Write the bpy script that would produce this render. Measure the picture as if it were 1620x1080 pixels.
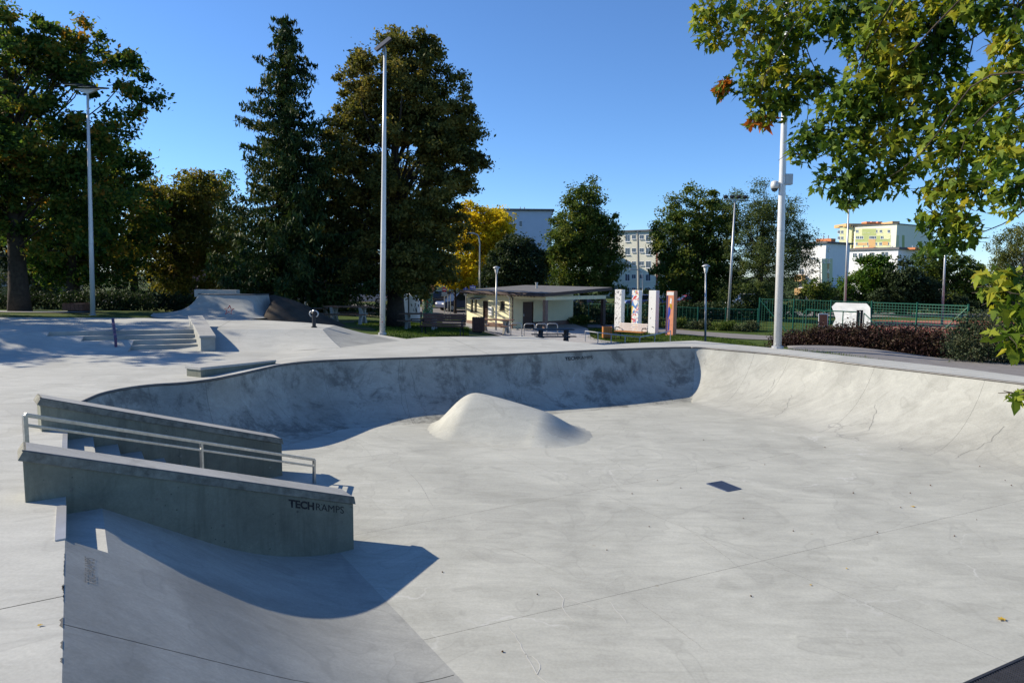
import bpy, bmesh, math, random
import numpy as np
from mathutils import Vector, Matrix, geometry

# ------------------------------------------------------------------ camera, sky, sun
for o in list(bpy.data.objects): bpy.data.objects.remove(o)
S = bpy.context.scene
COL = S.collection
R = math.radians
FPX, PITCH, ROLL, EYE = 1080.0, R(5.606), R(0.5), 2.05
cam_d = bpy.data.cameras.new('camera'); cam = bpy.data.objects.new('camera', cam_d); COL.objects.link(cam)
cam_d.sensor_width = 36.0; cam_d.lens = 24.0; cam_d.clip_start = 0.05; cam_d.clip_end = 6000
cam.matrix_world = Matrix.Translation((0, 0, EYE)) @ Matrix.Rotation(R(90) - PITCH, 4, 'X') @ Matrix.Rotation(ROLL, 4, 'Z')
S.camera = cam
SUN_EL, SUN_TO = R(31.0), Vector((-0.974, 0.225, 0)).normalized()
W = bpy.data.worlds.new('World'); S.world = W; W.use_nodes = True
nt = W.node_tree; nt.nodes.clear()
sky = nt.nodes.new('ShaderNodeTexSky'); sky.sky_type = 'NISHITA'; sky.sun_disc = False
sky.sun_elevation = SUN_EL
sky.sun_rotation = math.atan2(SUN_TO.x, SUN_TO.y)
sky.air_density = 0.9; sky.dust_density = 0.0; sky.ozone_density = 9.0; sky.altitude = 100
bg = nt.nodes.new('ShaderNodeBackground'); bg.inputs[1].default_value = 0.122
wo = nt.nodes.new('ShaderNodeOutputWorld')
nt.links.new(sky.outputs[0], bg.inputs[0]); nt.links.new(bg.outputs[0], wo.inputs[0])
sd = bpy.data.lights.new('sun', 'SUN'); so = bpy.data.objects.new('sun', sd); COL.objects.link(so)
sd.energy = 5.0; sd.angle = R(0.53); sd.color = (1.0, 0.90, 0.735)
to_sun = Vector((SUN_TO.x * math.cos(SUN_EL), SUN_TO.y * math.cos(SUN_EL), math.sin(SUN_EL)))
so.rotation_euler = to_sun.to_track_quat('Z', 'Y').to_euler(); so.location = to_sun * 60
vs = S.view_settings; vs.view_transform = 'Standard'; vs.look = 'None'; vs.exposure = 0.62; vs.gamma = 1.0
S.render.resolution_x = 1024; S.render.resolution_y = 682

# ------------------------------------------------------------------ survey helpers
rng = np.random.default_rng(7)
random.seed(7)
FL = -1.15          # bowl floor
UP = 0.44           # upper deck at the back left
def ray(px, py):
    x = (px - 810) / FPX; y = (540 - py) / FPX
    xr = x * math.cos(ROLL) - y * math.sin(ROLL); yr = x * math.sin(ROLL) + y * math.cos(ROLL)
    return Vector((xr, math.cos(PITCH) + yr * math.sin(PITCH), -math.sin(PITCH) + yr * math.cos(PITCH)))
def at(px, py, z):
    d = ray(px, py); t = (z - EYE) / d.z; return Vector((d.x * t, d.y * t, z))
def atd(px, py, D):
    d = ray(px, py); t = D / d.y; return Vector((d.x * t, D, EYE + d.z * t))
def sstep(a, b, x):
    t = min(1.0, max(0.0, (x - a) / (b - a))); return t * t * (3 - 2 * t)
def zdeck(x, y):
    return 0.1 * sstep(-6.3, -4.9, x) if y > 11 else 0.0
GP = np.array([(-17, 28, .25), (-25, 25, .3), (-30, 40, 0), (-22, 15, 0), (-25, 5, 0), (-20, 60, -.9), (-40, 20, 0),
 (-4.5, 22.6, .05), (-6, 25, .0), (-10, 27, .3), (-14, 26.5, .35), (-20, 24, .35), (-5.5, 34, -.65), (-2, 27, -.42), (0, 23.5, -.1), (-10, 40, -.8),
 (-1, 46, -1.6), (3, 36, -1.5), (2.5, 23, -1.0), (2, 28, -1.4), (5, 28, -1.4), (6.2, 24.6, -.8), (0, 25.5, -.45), (8, 30, -1.25), (10, 34, -1.4), (14, 42, -1.6), (9, 19, .02), (12, 16, -.1),
 (14, 21, -.45), (20, 25, -1.0), (25, 40, -1.6), (4, 3, -1.2), (8, 5, -1.2), (12, 6, -1.15), (0, -5, -1.2), (16, 10, -.5),
 (0, 55, -1.6), (30, 55, -1.6), (-30, 70, -1.5), (0, 80, -1.6), (40, 80, -1.6), (-60, 60, -1.0), (60, 30, -1.6), (40, 0, -1.5), (-40, -20, -.5), (0, -40, -1.4)])
def G(x, y):
    d2 = (GP[:, 0] - x) ** 2 + (GP[:, 1] - y) ** 2 + .4
    w = 1 / d2 ** 1.7
    z = float((w * GP[:, 2]).sum() / w.sum())
    r = math.hypot(x, y); k = sstep(70, 120, r)
    return z * (1 - k) - 1.6 * k
def atg(px, py, up=0.0):
    d = ray(px, py); o = Vector((0, 0, EYE)); t = 15.0
    for _ in range(900):
        p = o + d * t
        if p.z - up < G(p.x, p.y): break
        t += 0.1
    return Vector((p.x, p.y, G(p.x, p.y)))
def onG(px, D):
    p = atd(px, 500, D); return Vector((p.x, p.y, G(p.x, p.y)))

# ------------------------------------------------------------------ materials
MATS = {}
def _new(name):
    m = bpy.data.materials.new(name); m.use_nodes = True
    n = m.node_tree.nodes; n.clear()
    o = n.new('ShaderNodeOutputMaterial'); b = n.new('ShaderNodeBsdfPrincipled')
    m.node_tree.links.new(b.outputs[0], o.inputs[0]); MATS[name] = m
    return m, m.node_tree, b
def ramp(t, fac, stops, interp='LINEAR'):
    r = t.nodes.new('ShaderNodeValToRGB'); r.color_ramp.interpolation = interp
    e = r.color_ramp.elements
    while len(e) < len(stops): e.new(.5)
    for i, (p, c) in enumerate(stops):
        e[i].position = p; e[i].color = (*c, 1) if len(c) == 3 else c
    t.links.new(fac, r.inputs[0]); return r.outputs[0]
def noise(t, scale, detail=5, rough=.6, vec=None, dist=0.0):
    n = t.nodes.new('ShaderNodeTexNoise'); n.inputs['Scale'].default_value = scale
    n.inputs['Detail'].default_value = detail; n.inputs['Roughness'].default_value = rough; n.inputs['Distortion'].default_value = dist
    if vec: t.links.new(vec, n.inputs['Vector'])
    return n.outputs[0]
def mixc(t, fac, a, b, mode='MIX'):
    m = t.nodes.new('ShaderNodeMix'); m.data_type = 'RGBA'; m.blend_type = mode
    for s, v in ((m.inputs[0], fac), (m.inputs[6], a), (m.inputs[7], b)):
        if isinstance(v, (int, float)): s.default_value = v
        elif isinstance(v, tuple): s.default_value = (*v, 1)
        else: t.links.new(v, s)
    return m.outputs[2]
def math_(t, op, a, b=0.0):
    m = t.nodes.new('ShaderNodeMath'); m.operation = op
    for s, v in ((m.inputs[0], a), (m.inputs[1], b)):
        if isinstance(v, (int, float)): s.default_value = v
        else: t.links.new(v, s)
    return m.outputs[0]
def bump(t, b, h, strength=.2, dist=.01):
    bp = t.nodes.new('ShaderNodeBump'); bp.inputs['Strength'].default_value = strength; bp.inputs['Distance'].default_value = dist
    t.links.new(h, bp.inputs['Height']); t.links.new(bp.outputs[0], b.inputs['Normal'])
def wpos(t):
    return t.nodes.new('ShaderNodeNewGeometry').outputs['Position']
def mapping(t, vec, scale, rot=(0, 0, 0)):
    m = t.nodes.new('ShaderNodeMapping'); m.inputs['Scale'].default_value = scale; m.inputs['Rotation'].default_value = rot
    t.links.new(vec, m.inputs['Vector']); return m.outputs[0]
def plain(name, col, rough=.6, metal=0.0, var=.12, scale=6.0, spec=.4, bmp=0.0):
    m, t, b = _new(name)
    n = noise(t, scale, 6, .65, wpos(t))
    c = ramp(t, n, [(.25, tuple(x * (1 - var) for x in col)), (.75, tuple(min(1, x * (1 + var)) for x in col))])
    t.links.new(c, b.inputs['Base Color'])
    b.inputs['Roughness'].default_value = rough; b.inputs['Metallic'].default_value = metal; b.inputs['Specular IOR Level'].default_value = spec
    if bmp: bump(t, b, noise(t, scale * 8, 4, .6, wpos(t)), bmp, .01)
    return m
def concrete(name, base=(.46, .455, .435), dark=.72, stain=0.0, crack=.0, streak=0.0, spots=False, pits=0.0):
    """weathered cast concrete: broad mottling, trowel swirls, fine grain, optional dark grime, cracks and drip stains"""
    m, t, b = _new(name); p = wpos(t)
    c = ramp(t, noise(t, .55, 6, .6, p, .6), [(.3, tuple(x * dark for x in base)), (.52, base), (.75, tuple(min(1, x * 1.13) for x in base))])
    sw = noise(t, 1.0, 6, .65, mapping(t, p, (1.2, 4.2, 3.0), (0, 0, R(28))), 1.2)
    c = mixc(t, .6, c, ramp(t, sw, [(.28, (.40, .40, .39)), (.5, (.5, .5, .5)), (.72, (.60, .60, .59))]), 'OVERLAY')
    c = mixc(t, .35, c, ramp(t, noise(t, 38, 5, .7, p), [(.3, (.36, .36, .36)), (.7, (.64, .64, .64))]), 'OVERLAY')
    # faint water marks: rings with a crisp outline
    wm = noise(t, .75, 2, .4, p, 1.6)
    ring = ramp(t, wm, [(.555, (0, 0, 0)), (.575, (1, 1, 1)), (.585, (.35, .35, .35)), (.72, (.25, .25, .25)), (.74, (0, 0, 0))])
    c = mixc(t, math_(t, 'MULTIPLY', ring, .34), c, tuple(x * .62 for x in base))
    if stain:
        s = ramp(t, noise(t, 1.5, 10, .78, mapping(t, p, (1, 1, .75)), .35), [(.49, (0, 0, 0)), (.60, (.8, .8, .8)), (.8, (1, 1, 1))])
        z = t.nodes.new('ShaderNodeSeparateXYZ'); t.links.new(p, z.inputs[0])
        c = mixc(t, math_(t, 'MULTIPLY', s, stain), c, (.09, .088, .08))
    if streak:
        s = ramp(t, noise(t, 1.6, 7, .7, mapping(t, p, (3.4, 3.4, .35)), .3), [(.48, (0, 0, 0)), (.72, (1, 1, 1))])
        c = mixc(t, math_(t, 'MULTIPLY', s, streak), c, tuple(x * .4 for x in base))
    if crack:
        v = t.nodes.new('ShaderNodeTexVoronoi'); v.feature = 'DISTANCE_TO_EDGE'; v.inputs['Scale'].default_value = .42
        wob = t.nodes.new('ShaderNodeVectorMath'); wob.operation = 'ADD'
        nz = t.nodes.new('ShaderNodeTexNoise'); nz.inputs['Scale'].default_value = 1.7; nz.inputs['Detail'].default_value = 7
        t.links.new(p, nz.inputs['Vector']); t.links.new(p, wob.inputs[0]); t.links.new(nz.outputs['Color'], wob.inputs[1]); t.links.new(wob.outputs[0], v.inputs['Vector'])
        line = ramp(t, v.outputs['Distance'], [(.0, (1, 1, 1)), (.0028, (1, 1, 1)), (.0058, (0, 0, 0))])
        msk = ramp(t, noise(t, .6, 3, .5, p), [(.54, (0, 0, 0)), (.62, (1, 1, 1))])
        both = math_(t, 'MULTIPLY', line, msk)
        c = mixc(t, math_(t, 'MULTIPLY', both, crack), c, (.47, .47, .44) if crack > .5 else (.12, .12, .12))
    if spots:
        v = t.nodes.new('ShaderNodeTexVoronoi'); v.inputs['Scale'].default_value = 2.6; t.links.new(p, v.inputs['Vector'])
        s = ramp(t, v.outputs['Distance'], [(.0, (1, 1, 1)), (.045, (1, 1, 1)), (.075, (0, 0, 0))])
        msk = ramp(t, noise(t, .8, 2, .5, p), [(.5, (0, 0, 0)), (.6, (1, 1, 1))])
        c = mixc(t, math_(t, 'MULTIPLY', math_(t, 'MULTIPLY', s, msk), .3), c, (.2, .17, .1))
    # long thin wheel and trowel scuffs in two directions
    for ang, k_, sc_ in ((25, .16, (.55, 9, 3)), (-48, .12, (.5, 12, 3))):
        s = ramp(t, noise(t, 1.0, 5, .75, mapping(t, p, sc_, (0, 0, R(ang))), .4), [(.56, (0, 0, 0)), (.68, (1, 1, 1))])
        c = mixc(t, math_(t, 'MULTIPLY', s, k_), c, tuple(x * .5 for x in base))
    if pits:
        v = t.nodes.new('ShaderNodeTexVoronoi'); v.inputs['Scale'].default_value = 11; v.inputs['Randomness'].default_value = 1; t.links.new(p, v.inputs['Vector'])
        s = ramp(t, v.outputs['Distance'], [(.0, (1, 1, 1)), (.05, (1, 1, 1)), (.09, (0, 0, 0))]); msk = ramp(t, noise(t, 2.2, 3, .5, p), [(.45, (0, 0, 0)), (.55, (1, 1, 1))])
        c = mixc(t, math_(t, 'MULTIPLY', math_(t, 'MULTIPLY', s, msk), pits), c, (.03, .03, .028))
    t.links.new(c, b.inputs['Base Color'])
    b.inputs['Roughness'].default_value = .78; b.inputs['Specular IOR Level'].default_value = .32
    h = math_(t, 'ADD', math_(t, 'MULTIPLY', noise(t, 3, 4, .6, p), .6), math_(t, 'MULTIPLY', noise(t, 60, 4, .7, p), .22))
    bump(t, b, h, .28, .012)
    return m
def leafmat(name, cols, trans=.35, nscale=.5, gloss=.6):
    """leaf: per-leaf random tint inside clumps of different tone, thin and partly see-through to light"""
    m = bpy.data.materials.new(name); m.use_nodes = True; t = m.node_tree; t.nodes.clear(); MATS[name] = m
    g = t.nodes.new('ShaderNodeNewGeometry')
    a = math_(t, 'ADD', math_(t, 'MULTIPLY', g.outputs['Random Per Island'], .38), math_(t, 'MULTIPLY', ramp(t, noise(t, nscale * 1.5, 4, .6, g.outputs['Position']), [(.32, (0, 0, 0)), (.68, (1, 1, 1))]), .6))
    c = ramp(t, a, [(.22 + .62 * i / max(1, len(cols) - 1), k) for i, k in enumerate(cols)])
    b = t.nodes.new('ShaderNodeBsdfPrincipled'); b.inputs['Roughness'].default_value = gloss; b.inputs['Specular IOR Level'].default_value = .16
    tr = t.nodes.new('ShaderNodeBsdfTranslucent'); mx = t.nodes.new('ShaderNodeMixShader'); o = t.nodes.new('ShaderNodeOutputMaterial')
    mx.inputs[0].default_value = trans
    t.links.new(c, b.inputs['Base Color']); t.links.new(mixc(t, 1.0, c, (1.0, 1.0, .55), 'MULTIPLY'), tr.inputs[0])
    t.links.new(b.outputs[0], mx.inputs[1]); t.links.new(tr.outputs[0], mx.inputs[2]); t.links.new(mx.outputs[0], o.inputs[0])
    return m
concrete('floor_concrete', (.385, .386, .345), .8, crack=.9, spots=True)
concrete('deck_concrete', (.40, .40, .368), .84)
concrete('wall_concrete', (.355, .355, .322), .75, stain=.0, crack=.45)
concrete('rear_wall_concrete', (.345, .346, .308), .75, stain=.85, crack=.6, streak=.25)
concrete('bank_concrete', (.315, .316, .29), .72)
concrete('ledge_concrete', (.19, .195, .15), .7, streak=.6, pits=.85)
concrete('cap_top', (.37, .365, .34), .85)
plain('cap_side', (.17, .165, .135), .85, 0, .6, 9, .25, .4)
concrete('step_concrete', (.35, .35, .32), .8)
plain('joint', (.09, .088, .085), .9)
plain('steel', (.42, .42, .40), .38, .9, .25, 14)
plain('coping_steel', (.13, .125, .12), .5, .5, .3, 9)
plain('edge_steel', (.5, .5, .5), .4, .6)
plain('black_paint', (.018, .018, .02), .7)
plain('grey_paint', (.17, .17, .165), .9)
plain('purple_paint', (.075, .045, .11), .45, .2)
plain('white_pole', (.62, .62, .61), .38, .15, .06, 3)
plain('galv', (.44, .45, .46), .42, .5, .1, 5)
plain('dark_metal', (.03, .03, .033), .5, .4)
plain('grate_blue', (.10, .13, .2), .5, .6)
plain('cast_iron', (.045, .045, .05), .55, .5, .3, 20)
plain('brown_wood', (.13, .05, .028), .6, 0, .3, 9)
plain('pale_wood', (.6, .52, .47), .6, 0, .1, 9)
plain('orange_wood', (.42, .17, .045), .55, 0, .2, 9)
plain('table_wood', (.17, .09, .05), .65, 0, .3, 7)
plain('table_concrete', (.33, .31, .27), .85, 0, .15, 8)
plain('dark_table', (.055, .052, .055), .7, 0, .2, 8)
plain('cabin_wall', (.74, .69, .46), .85, 0, .05, 2)
plain('cabin_plinth', (.2, .13, .105), .85, 0, .15, 9)
plain('door_brown', (.06, .03, .022), .5)
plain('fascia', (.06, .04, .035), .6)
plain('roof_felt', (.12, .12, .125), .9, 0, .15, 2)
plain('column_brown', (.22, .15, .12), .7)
plain('white_plaster', (.72, .72, .71), .75, 0, .05, 2)
plain('glass_dark', (.02, .025, .03), .12, 0, .1, 2, .6)
plain('glass_blue', (.06, .08, .11), .1, 0, .2, 1, .7)
plain('window_white', (.75, .75, .74), .5)
plain('fence_green', (.012, .10, .065), .5, .1)
plain('banner', (.72, .73, .73), .7, 0, .04, 2)
plain('sign_brown', (.24, .07, .035), .5, 0, .3, 14)
plain('sign_blue', (.02, .05, .35), .5)
plain('sign_red', (.55, .02, .025), .5)
plain('sign_white', (.7, .7, .7), .5)
plain('bark', (.055, .045, .036), .95, 0, .4, 7, .1, .8)
plain('bark_pale', (.35, .34, .31), .9, 0, .4, 5, .1, .5)
plain('asphalt', (.19, .18, .175), .9, 0, .18, 3, .2, .3)
plain('paving', (.33, .32, .31), .9, 0, .12, 3, .2, .3)
plain('soil', (.06, .05, .04), .95, 0, .35, 3, .1, .8)
plain('court_red', (.32, .09, .06), .9)
plain('tyre', (.015, .015, .015), .8)
plain('rubber_rim', (.35, .35, .36), .4, .7)
leafmat('oak_leaf', [(.026, .06, .018), (.06, .125, .026), (.11, .17, .03), (.2, .2, .035), (.36, .17, .03)], .5)
leafmat('rust_leaf', [(.06, .08, .018), (.14, .14, .025), (.22, .19, .035), (.27, .16, .035)], .45)
leafmat('lime_leaf', [(.042, .054, .016), (.10, .108, .028), (.2, .175, .042), (.32, .24, .06)], .42)
leafmat('spruce_leaf', [(.016, .036, .014), (.028, .06, .018), (.06, .085, .022), (.10, .11, .03)], .2, .8)
leafmat('yellow_leaf', [(.32, .27, .015), (.60, .44, .015), (.76, .56, .025), (.8, .62, .04)], .5)
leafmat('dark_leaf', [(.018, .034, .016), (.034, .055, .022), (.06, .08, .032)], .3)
leafmat('green_leaf', [(.035, .07, .016), (.075, .12, .024), (.13, .165, .03), (.2, .2, .04)], .42)
leafmat('willow_leaf', [(.05, .085, .03), (.10, .14, .045), (.16, .19, .07)], .45)
leafmat('birch_leaf', [(.06, .085, .02), (.12, .14, .035), (.20, .19, .05)], .4)
leafmat('lightgreen_leaf', [(.02, .06, .01), (.06, .13, .015), (.14, .2, .02)], .4)
leafmat('maple_leaf', [(.04, .085, .014), (.085, .15, .02), (.17, .23, .025), (.32, .34, .035), (.42, .34, .04)], .45, .9)
leafmat('maple_red', [(.35, .09, .02), (.45, .16, .03)], .4)
leafmat('barberry_leaf', [(.018, .009, .010), (.032, .015, .014), (.055, .03, .02), (.07, .06, .03)], .2, 1.5)
leafmat('bush_leaf', [(.02, .035, .018), (.04, .06, .028), (.085, .095, .045), (.14, .14, .08)], .25, 1.2)
leafmat('grass_leaf', [(.03, .06, .008), (.06, .11, .012), (.11, .15, .02)], .35, 1.5)
leafmat('fallen_yellow', [(.5, .32, .03), (.6, .4, .06)], .2)
leafmat('fallen_brown', [(.07, .035, .02), (.12, .06, .03)], .1)
def ground_mat():
    m, t, b = _new('lawn'); p = wpos(t)
    c = ramp(t, noise(t, .5, 7, .65, p), [(.32, (.028, .05, .012)), (.5, (.055, .085, .018)), (.68, (.09, .10, .03))])
    c = mixc(t, ramp(t, noise(t, .22, 5, .6, p), [(.56, (0, 0, 0)), (.66, (1, 1, 1))]), c, (.11, .085, .055))
    c = mixc(t, .5, c, ramp(t, noise(t, 14, 5, .7, p), [(.3, (.3, .3, .3)), (.7, (.7, .7, .7))]), 'OVERLAY')
    t.links.new(c, b.inputs['Base Color']); b.inputs['Roughness'].default_value = 1.0; b.inputs['Specular IOR Level'].default_value = .1
    bump(t, b, noise(t, 9, 6, .7, p), .6, .06)
ground_mat()

# ------------------------------------------------------------------ mesh helpers
class MB:
    def __init__(s): s.v = []; s.f = []
    def add(s, vs, fs):
        o = len(s.v); s.v += [tuple(x) for x in vs]; s.f += [tuple(i + o for i in f) for f in fs]; return s
    def hexa(s, a):        # 4 bottom (ccw from above) + 4 top
        return s.add(a, [(3, 2, 1, 0), (4, 5, 6, 7), (0, 1, 5, 4), (1, 2, 6, 5), (2, 3, 7, 6), (3, 0, 4, 7)])
    def box(s, c, d, rz=0.0, rx=0.0, ry=0.0):
        m = Matrix.Rotation(rz, 3, 'Z') @ Matrix.Rotation(ry, 3, 'Y') @ Matrix.Rotation(rx, 3, 'X'); c = Vector(c)
        return s.hexa([c + m @ Vector((x * d[0] / 2, y * d[1] / 2, z * d[2] / 2)) for z in (-1, 1) for x, y in ((-1, -1), (1, -1), (1, 1), (-1, 1))])
    def prism(s, poly, vec):   # planar polygon (3d points) swept along vec
        n = len(poly); vec = Vector(vec); P = [Vector(p) for p in poly]
        return s.add(P + [p + vec for p in P], [tuple(range(n))[::-1], tuple(range(n, 2 * n))] + [(i, (i + 1) % n, (i + 1) % n + n, i + n) for i in range(n)])
    def tube(s, pts, r, n=8, cap=True):
        pts = [Vector(p) for p in pts]; rs = r if isinstance(r, (list, tuple)) else [r] * len(pts)
        rings = []; ref = None
        for i, p in enumerate(pts):
            d = (pts[min(i + 1, len(pts) - 1)] - pts[max(i - 1, 0)]).normalized()
            if ref is None: ref = d.orthogonal().normalized()
            ref = (ref - d * ref.dot(d)); ref = ref.normalized() if ref.length > 1e-6 else d.orthogonal().normalized()
            q = d.cross(ref)
            rings.append([p + (ref * math.cos(2 * math.pi * k / n) + q * math.sin(2 * math.pi * k / n)) * rs[i] for k in range(n)])
        fs = [(i * n + k, i * n + (k + 1) % n, (i + 1) * n + (k + 1) % n, (i + 1) * n + k) for i in range(len(pts) - 1) for k in range(n)]
        if cap: fs += [tuple(range(n))[::-1], tuple(range((len(pts) - 1) * n, len(pts) * n))]
        return s.add([v for rg in rings for v in rg], fs)
    def lathe(s, prof, c, n=16):
        c = Vector(c)
        vs = [c + Vector((r * math.cos(2 * math.pi * k / n), r * math.sin(2 * math.pi * k / n), z)) for r, z in prof for k in range(n)]
        fs = [(i * n + k, i * n + (k + 1) % n, (i + 1) * n + (k + 1) % n, (i + 1) * n + k) for i in range(len(prof) - 1) for k in range(n)]
        fs += [tuple(range(n))[::-1], tuple(range((len(prof) - 1) * n, len(prof) * n))]
        return s.add(vs, fs)
    def grid(s, rows):
        m = len(rows[0]); return s.add([p for r in rows for p in r], [(i * m + j, i * m + j + 1, (i + 1) * m + j + 1, (i + 1) * m + j) for i in range(len(rows) - 1) for j in range(m - 1)])
    def build(s, name, mat, parent=None, smooth=False, bevel=0.0):
        me = bpy.data.meshes.new(name); off = Vector((0, 0, 0)); q = parent
        while q is not None: off += Vector(q.location); q = q.parent
        me.from_pydata([Vector(v) - off for v in s.v], [], s.f); me.update()
        o = bpy.data.objects.new(name, me); COL.objects.link(o)
        if mat: me.materials.append(MATS[mat])
        if smooth: me.polygons.foreach_set('use_smooth', [True] * len(me.polygons))
        if bevel:
            b = o.modifiers.new('bevel', 'BEVEL'); b.width = bevel; b.segments = 2; b.limit_method = 'ANGLE'
        o.parent = parent; return o
def tag(o, label=None, cat=None, group=None, kind=None):
    if label: o['label'] = label
    if cat: o['category'] = cat
    if group: o['group'] = group
    if kind: o['kind'] = kind
    return o
def thing(name, loc, label, cat, group=None):
    o = bpy.data.objects.new(name, None); COL.objects.link(o); o.location = loc; o.empty_display_size = .2
    return tag(o, label, cat, group)
def copy_tree(o, parent=None):
    c = o.copy(); COL.objects.link(c); c.parent = parent
    for ch in list(o.children):
        if ch.name in COL.objects: copy_tree(ch, c)
    return c
def place(o, loc, rz=0.0, sc=None, label=None):
    o.location = loc; o.rotation_euler = (0, 0, rz)
    if sc: o.scale = (sc, sc, sc)
    if label: o['label'] = label
    return o
def np_mesh(name, V, k, mat, parent=None):
    """n polygons of k vertices each, V is (n*k,3)"""
    n = len(V) // k; me = bpy.data.meshes.new(name)
    off = np.zeros(3); q = parent
    while q is not None: off += np.array(q.location); q = q.parent
    V = (V - off).astype(np.float32)
    me.vertices.add(n * k); me.vertices.foreach_set('co', V.ravel())
    me.loops.add(n * k); me.loops.foreach_set('vertex_index', np.arange(n * k, dtype=np.int32))
    me.polygons.add(n); me.polygons.foreach_set('loop_start', np.arange(0, n * k, k, dtype=np.int32))
    me.polygons.foreach_set('loop_total', np.full(n, k, dtype=np.int32))
    me.update(); me.validate()
    o = bpy.data.objects.new(name, me); COL.objects.link(o); me.materials.append(MATS[mat]); o.parent = parent
    return o
def inside(x, y, poly):
    c = False; j = len(poly) - 1
    for i in range(len(poly)):
        xi, yi = poly[i][0], poly[i][1]; xj, yj = poly[j][0], poly[j][1]
        if (yi > y) != (yj > y) and x < (xj - xi) * (y - yi) / (yj - yi) + xi: c = not c
        j = i
    return c
def cdt(poly, zf, step=None):
    """triangulate a polygon ring (2d) with optional interior grid points, heights from zf"""
    vs = [Vector((p[0], p[1])) for p in poly]; n = len(vs); ed = [(i, (i + 1) % n) for i in range(n)]
    if step:
        xs = [v.x for v in vs]; ys = [v.y for v in vs]
        for x in np.arange(min(xs), max(xs), step):
            for y in np.arange(min(ys), max(ys), step):
                if inside(x + .013, y + .017, poly): vs.append(Vector((x + .013, y + .017)))
    ov, oe, of, _, _, _ = geometry.delaunay_2d_cdt(vs, ed, [], 0, 1e-5)
    fs = []
    for f in of:
        c = sum((ov[i] for i in f), Vector((0, 0))) / len(f)
        if inside(c.x, c.y, poly): fs.append(tuple(f))
    m = MB(); m.v = [(v.x, v.y, zf(v.x, v.y)) for v in ov]; m.f = fs
    return m
def chaikin(P, n=2, closed=False):
    P = [Vector(p) for p in P]
    for _ in range(n):
        Q = [] if closed else [P[0]]
        for i in range(len(P) if closed else len(P) - 1):
            a, b = P[i], P[(i + 1) % len(P)]; Q += [a * .75 + b * .25, a * .25 + b * .75]
        if not closed: Q.append(P[-1])
        P = Q
    return P
def resample(P, step):
    P = [Vector(p) for p in P]; L = [0]
    for a, b in zip(P, P[1:]): L.append(L[-1] + (b - a).length)
    n = max(2, int(L[-1] / step)); out = []; j = 0
    for k in range(n + 1):
        s = L[-1] * k / n
        while j < len(P) - 2 and L[j + 1] < s: j += 1
        t = (s - L[j]) / max(1e-9, L[j + 1] - L[j]); out.append(P[j].lerp(P[j + 1], min(1, t)))
    return out
def cut_slabs(mb, lines, name, mat, parent, gap=.007, smooth=False):
    """split a sheet along vertical planes (point, direction) into separate slab objects with open joints"""
    me = bpy.data.meshes.new('t'); me.from_pydata(mb.v, [], mb.f)
    pieces = [bmesh.new()]; pieces[0].from_mesh(me)
    gap0 = gap
    for (p, d, *gg) in lines:
        gap = gg[0] if gg else gap0
        nrm = Vector((-d[1], d[0], 0)).normalized(); nxt = []
        for bm in pieces:
            for sgn in (1, -1):
                c = bm.copy(); bmesh.ops.bisect_plane(c, geom=c.verts[:] + c.edges[:] + c.faces[:], plane_co=Vector((p[0], p[1], 0)) + nrm * gap / 2 * sgn, plane_no=nrm * sgn, clear_inner=True)
                if len(c.faces): nxt.append(c)
                else: c.free()
            bm.free()
        pieces = nxt
    out = []
    for bm in pieces:
        m2 = bpy.data.meshes.new(name); bm.to_mesh(m2); bm.free(); m2.materials.append(MATS[mat])
        if smooth: m2.polygons.foreach_set('use_smooth', [True] * len(m2.polygons))
        o = bpy.data.objects.new(name, m2); COL.objects.link(o); o.parent = parent; out.append(o)
    bpy.data.meshes.remove(me)
    return out
def text_mesh(body, size, mat, name, parent, frame, bold=0.0, xoff=0.0, fn=None, shear=0.0):
    """flat lettering; frame = (origin, right, up), fn optionally reprojects each vertex onto a surface"""
    cu = bpy.data.curves.new('t', 'FONT'); cu.body = body; cu.size = size; cu.offset = bold; cu.shear = shear; cu.resolution_u = 3
    ob = bpy.data.objects.new('t', cu); COL.objects.link(ob)
    dg = bpy.context.evaluated_depsgraph_get(); me = bpy.data.meshes.new_from_object(ob.evaluated_get(dg))
    w = max((v.co.x for v in me.vertices), default=0)
    o0, r, u = frame; off = Vector((0, 0, 0)); q = parent
    while q is not None: off += Vector(q.location); q = q.parent
    for v in me.vertices:
        p = o0 + r * (v.co.x + xoff) + u * v.co.y
        if fn: p = fn(p)
        v.co = p - off
    COL.objects.unlink(ob); bpy.data.objects.remove(ob)
    me.materials.clear(); me.materials.append(MATS[mat])
    o = bpy.data.objects.new(name, me); COL.objects.link(o); o.parent = parent
    return o, w

# ------------------------------------------------------------------ skatepark: plan
E0 = at(98, 1080, 0); E1 = at(104, 800, 0)
ED = (E1 - E0).normalized(); EN = Vector((ED.y, -ED.x, 0))          # along the bank lip, and down the bank
def tn(t, n, z): return E1 + ED * t + EN * n + Vector((0, 0, z))
B0 = at(735, 1080, FL); BRUN = (B0 - E1).dot(EN)
def zbank(n):
    q = min(1, max(0, n / BRUN)); r = max(0, q - .45); return FL * (1.341 * q - 1.241 / 1.1 * r * r)
def deckpt(px, py):
    z = 0.0
    for _ in range(6):
        p = at(px, py, z); z = zdeck(p.x, p.y)
    return p
cop_px = [(135, 632), (166, 619), (233, 608), (300, 604), (340, 599), (380, 591), (416, 582.6), (451, 575), (504, 570), (590, 567), (720, 563.5), (850, 558), (950, 553),
          (1040, 549.8), (1085, 548.8), (1112, 549.5), (1130, 551.3), (1160, 554), (1229, 560), (1300, 568.7), (1384, 579), (1491, 591), (1620, 606.5)]
cop = [tn(3.72, .12, 0), tn(4.2, -.28, 0)] + [deckpt(*c) for c in cop_px]
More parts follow.
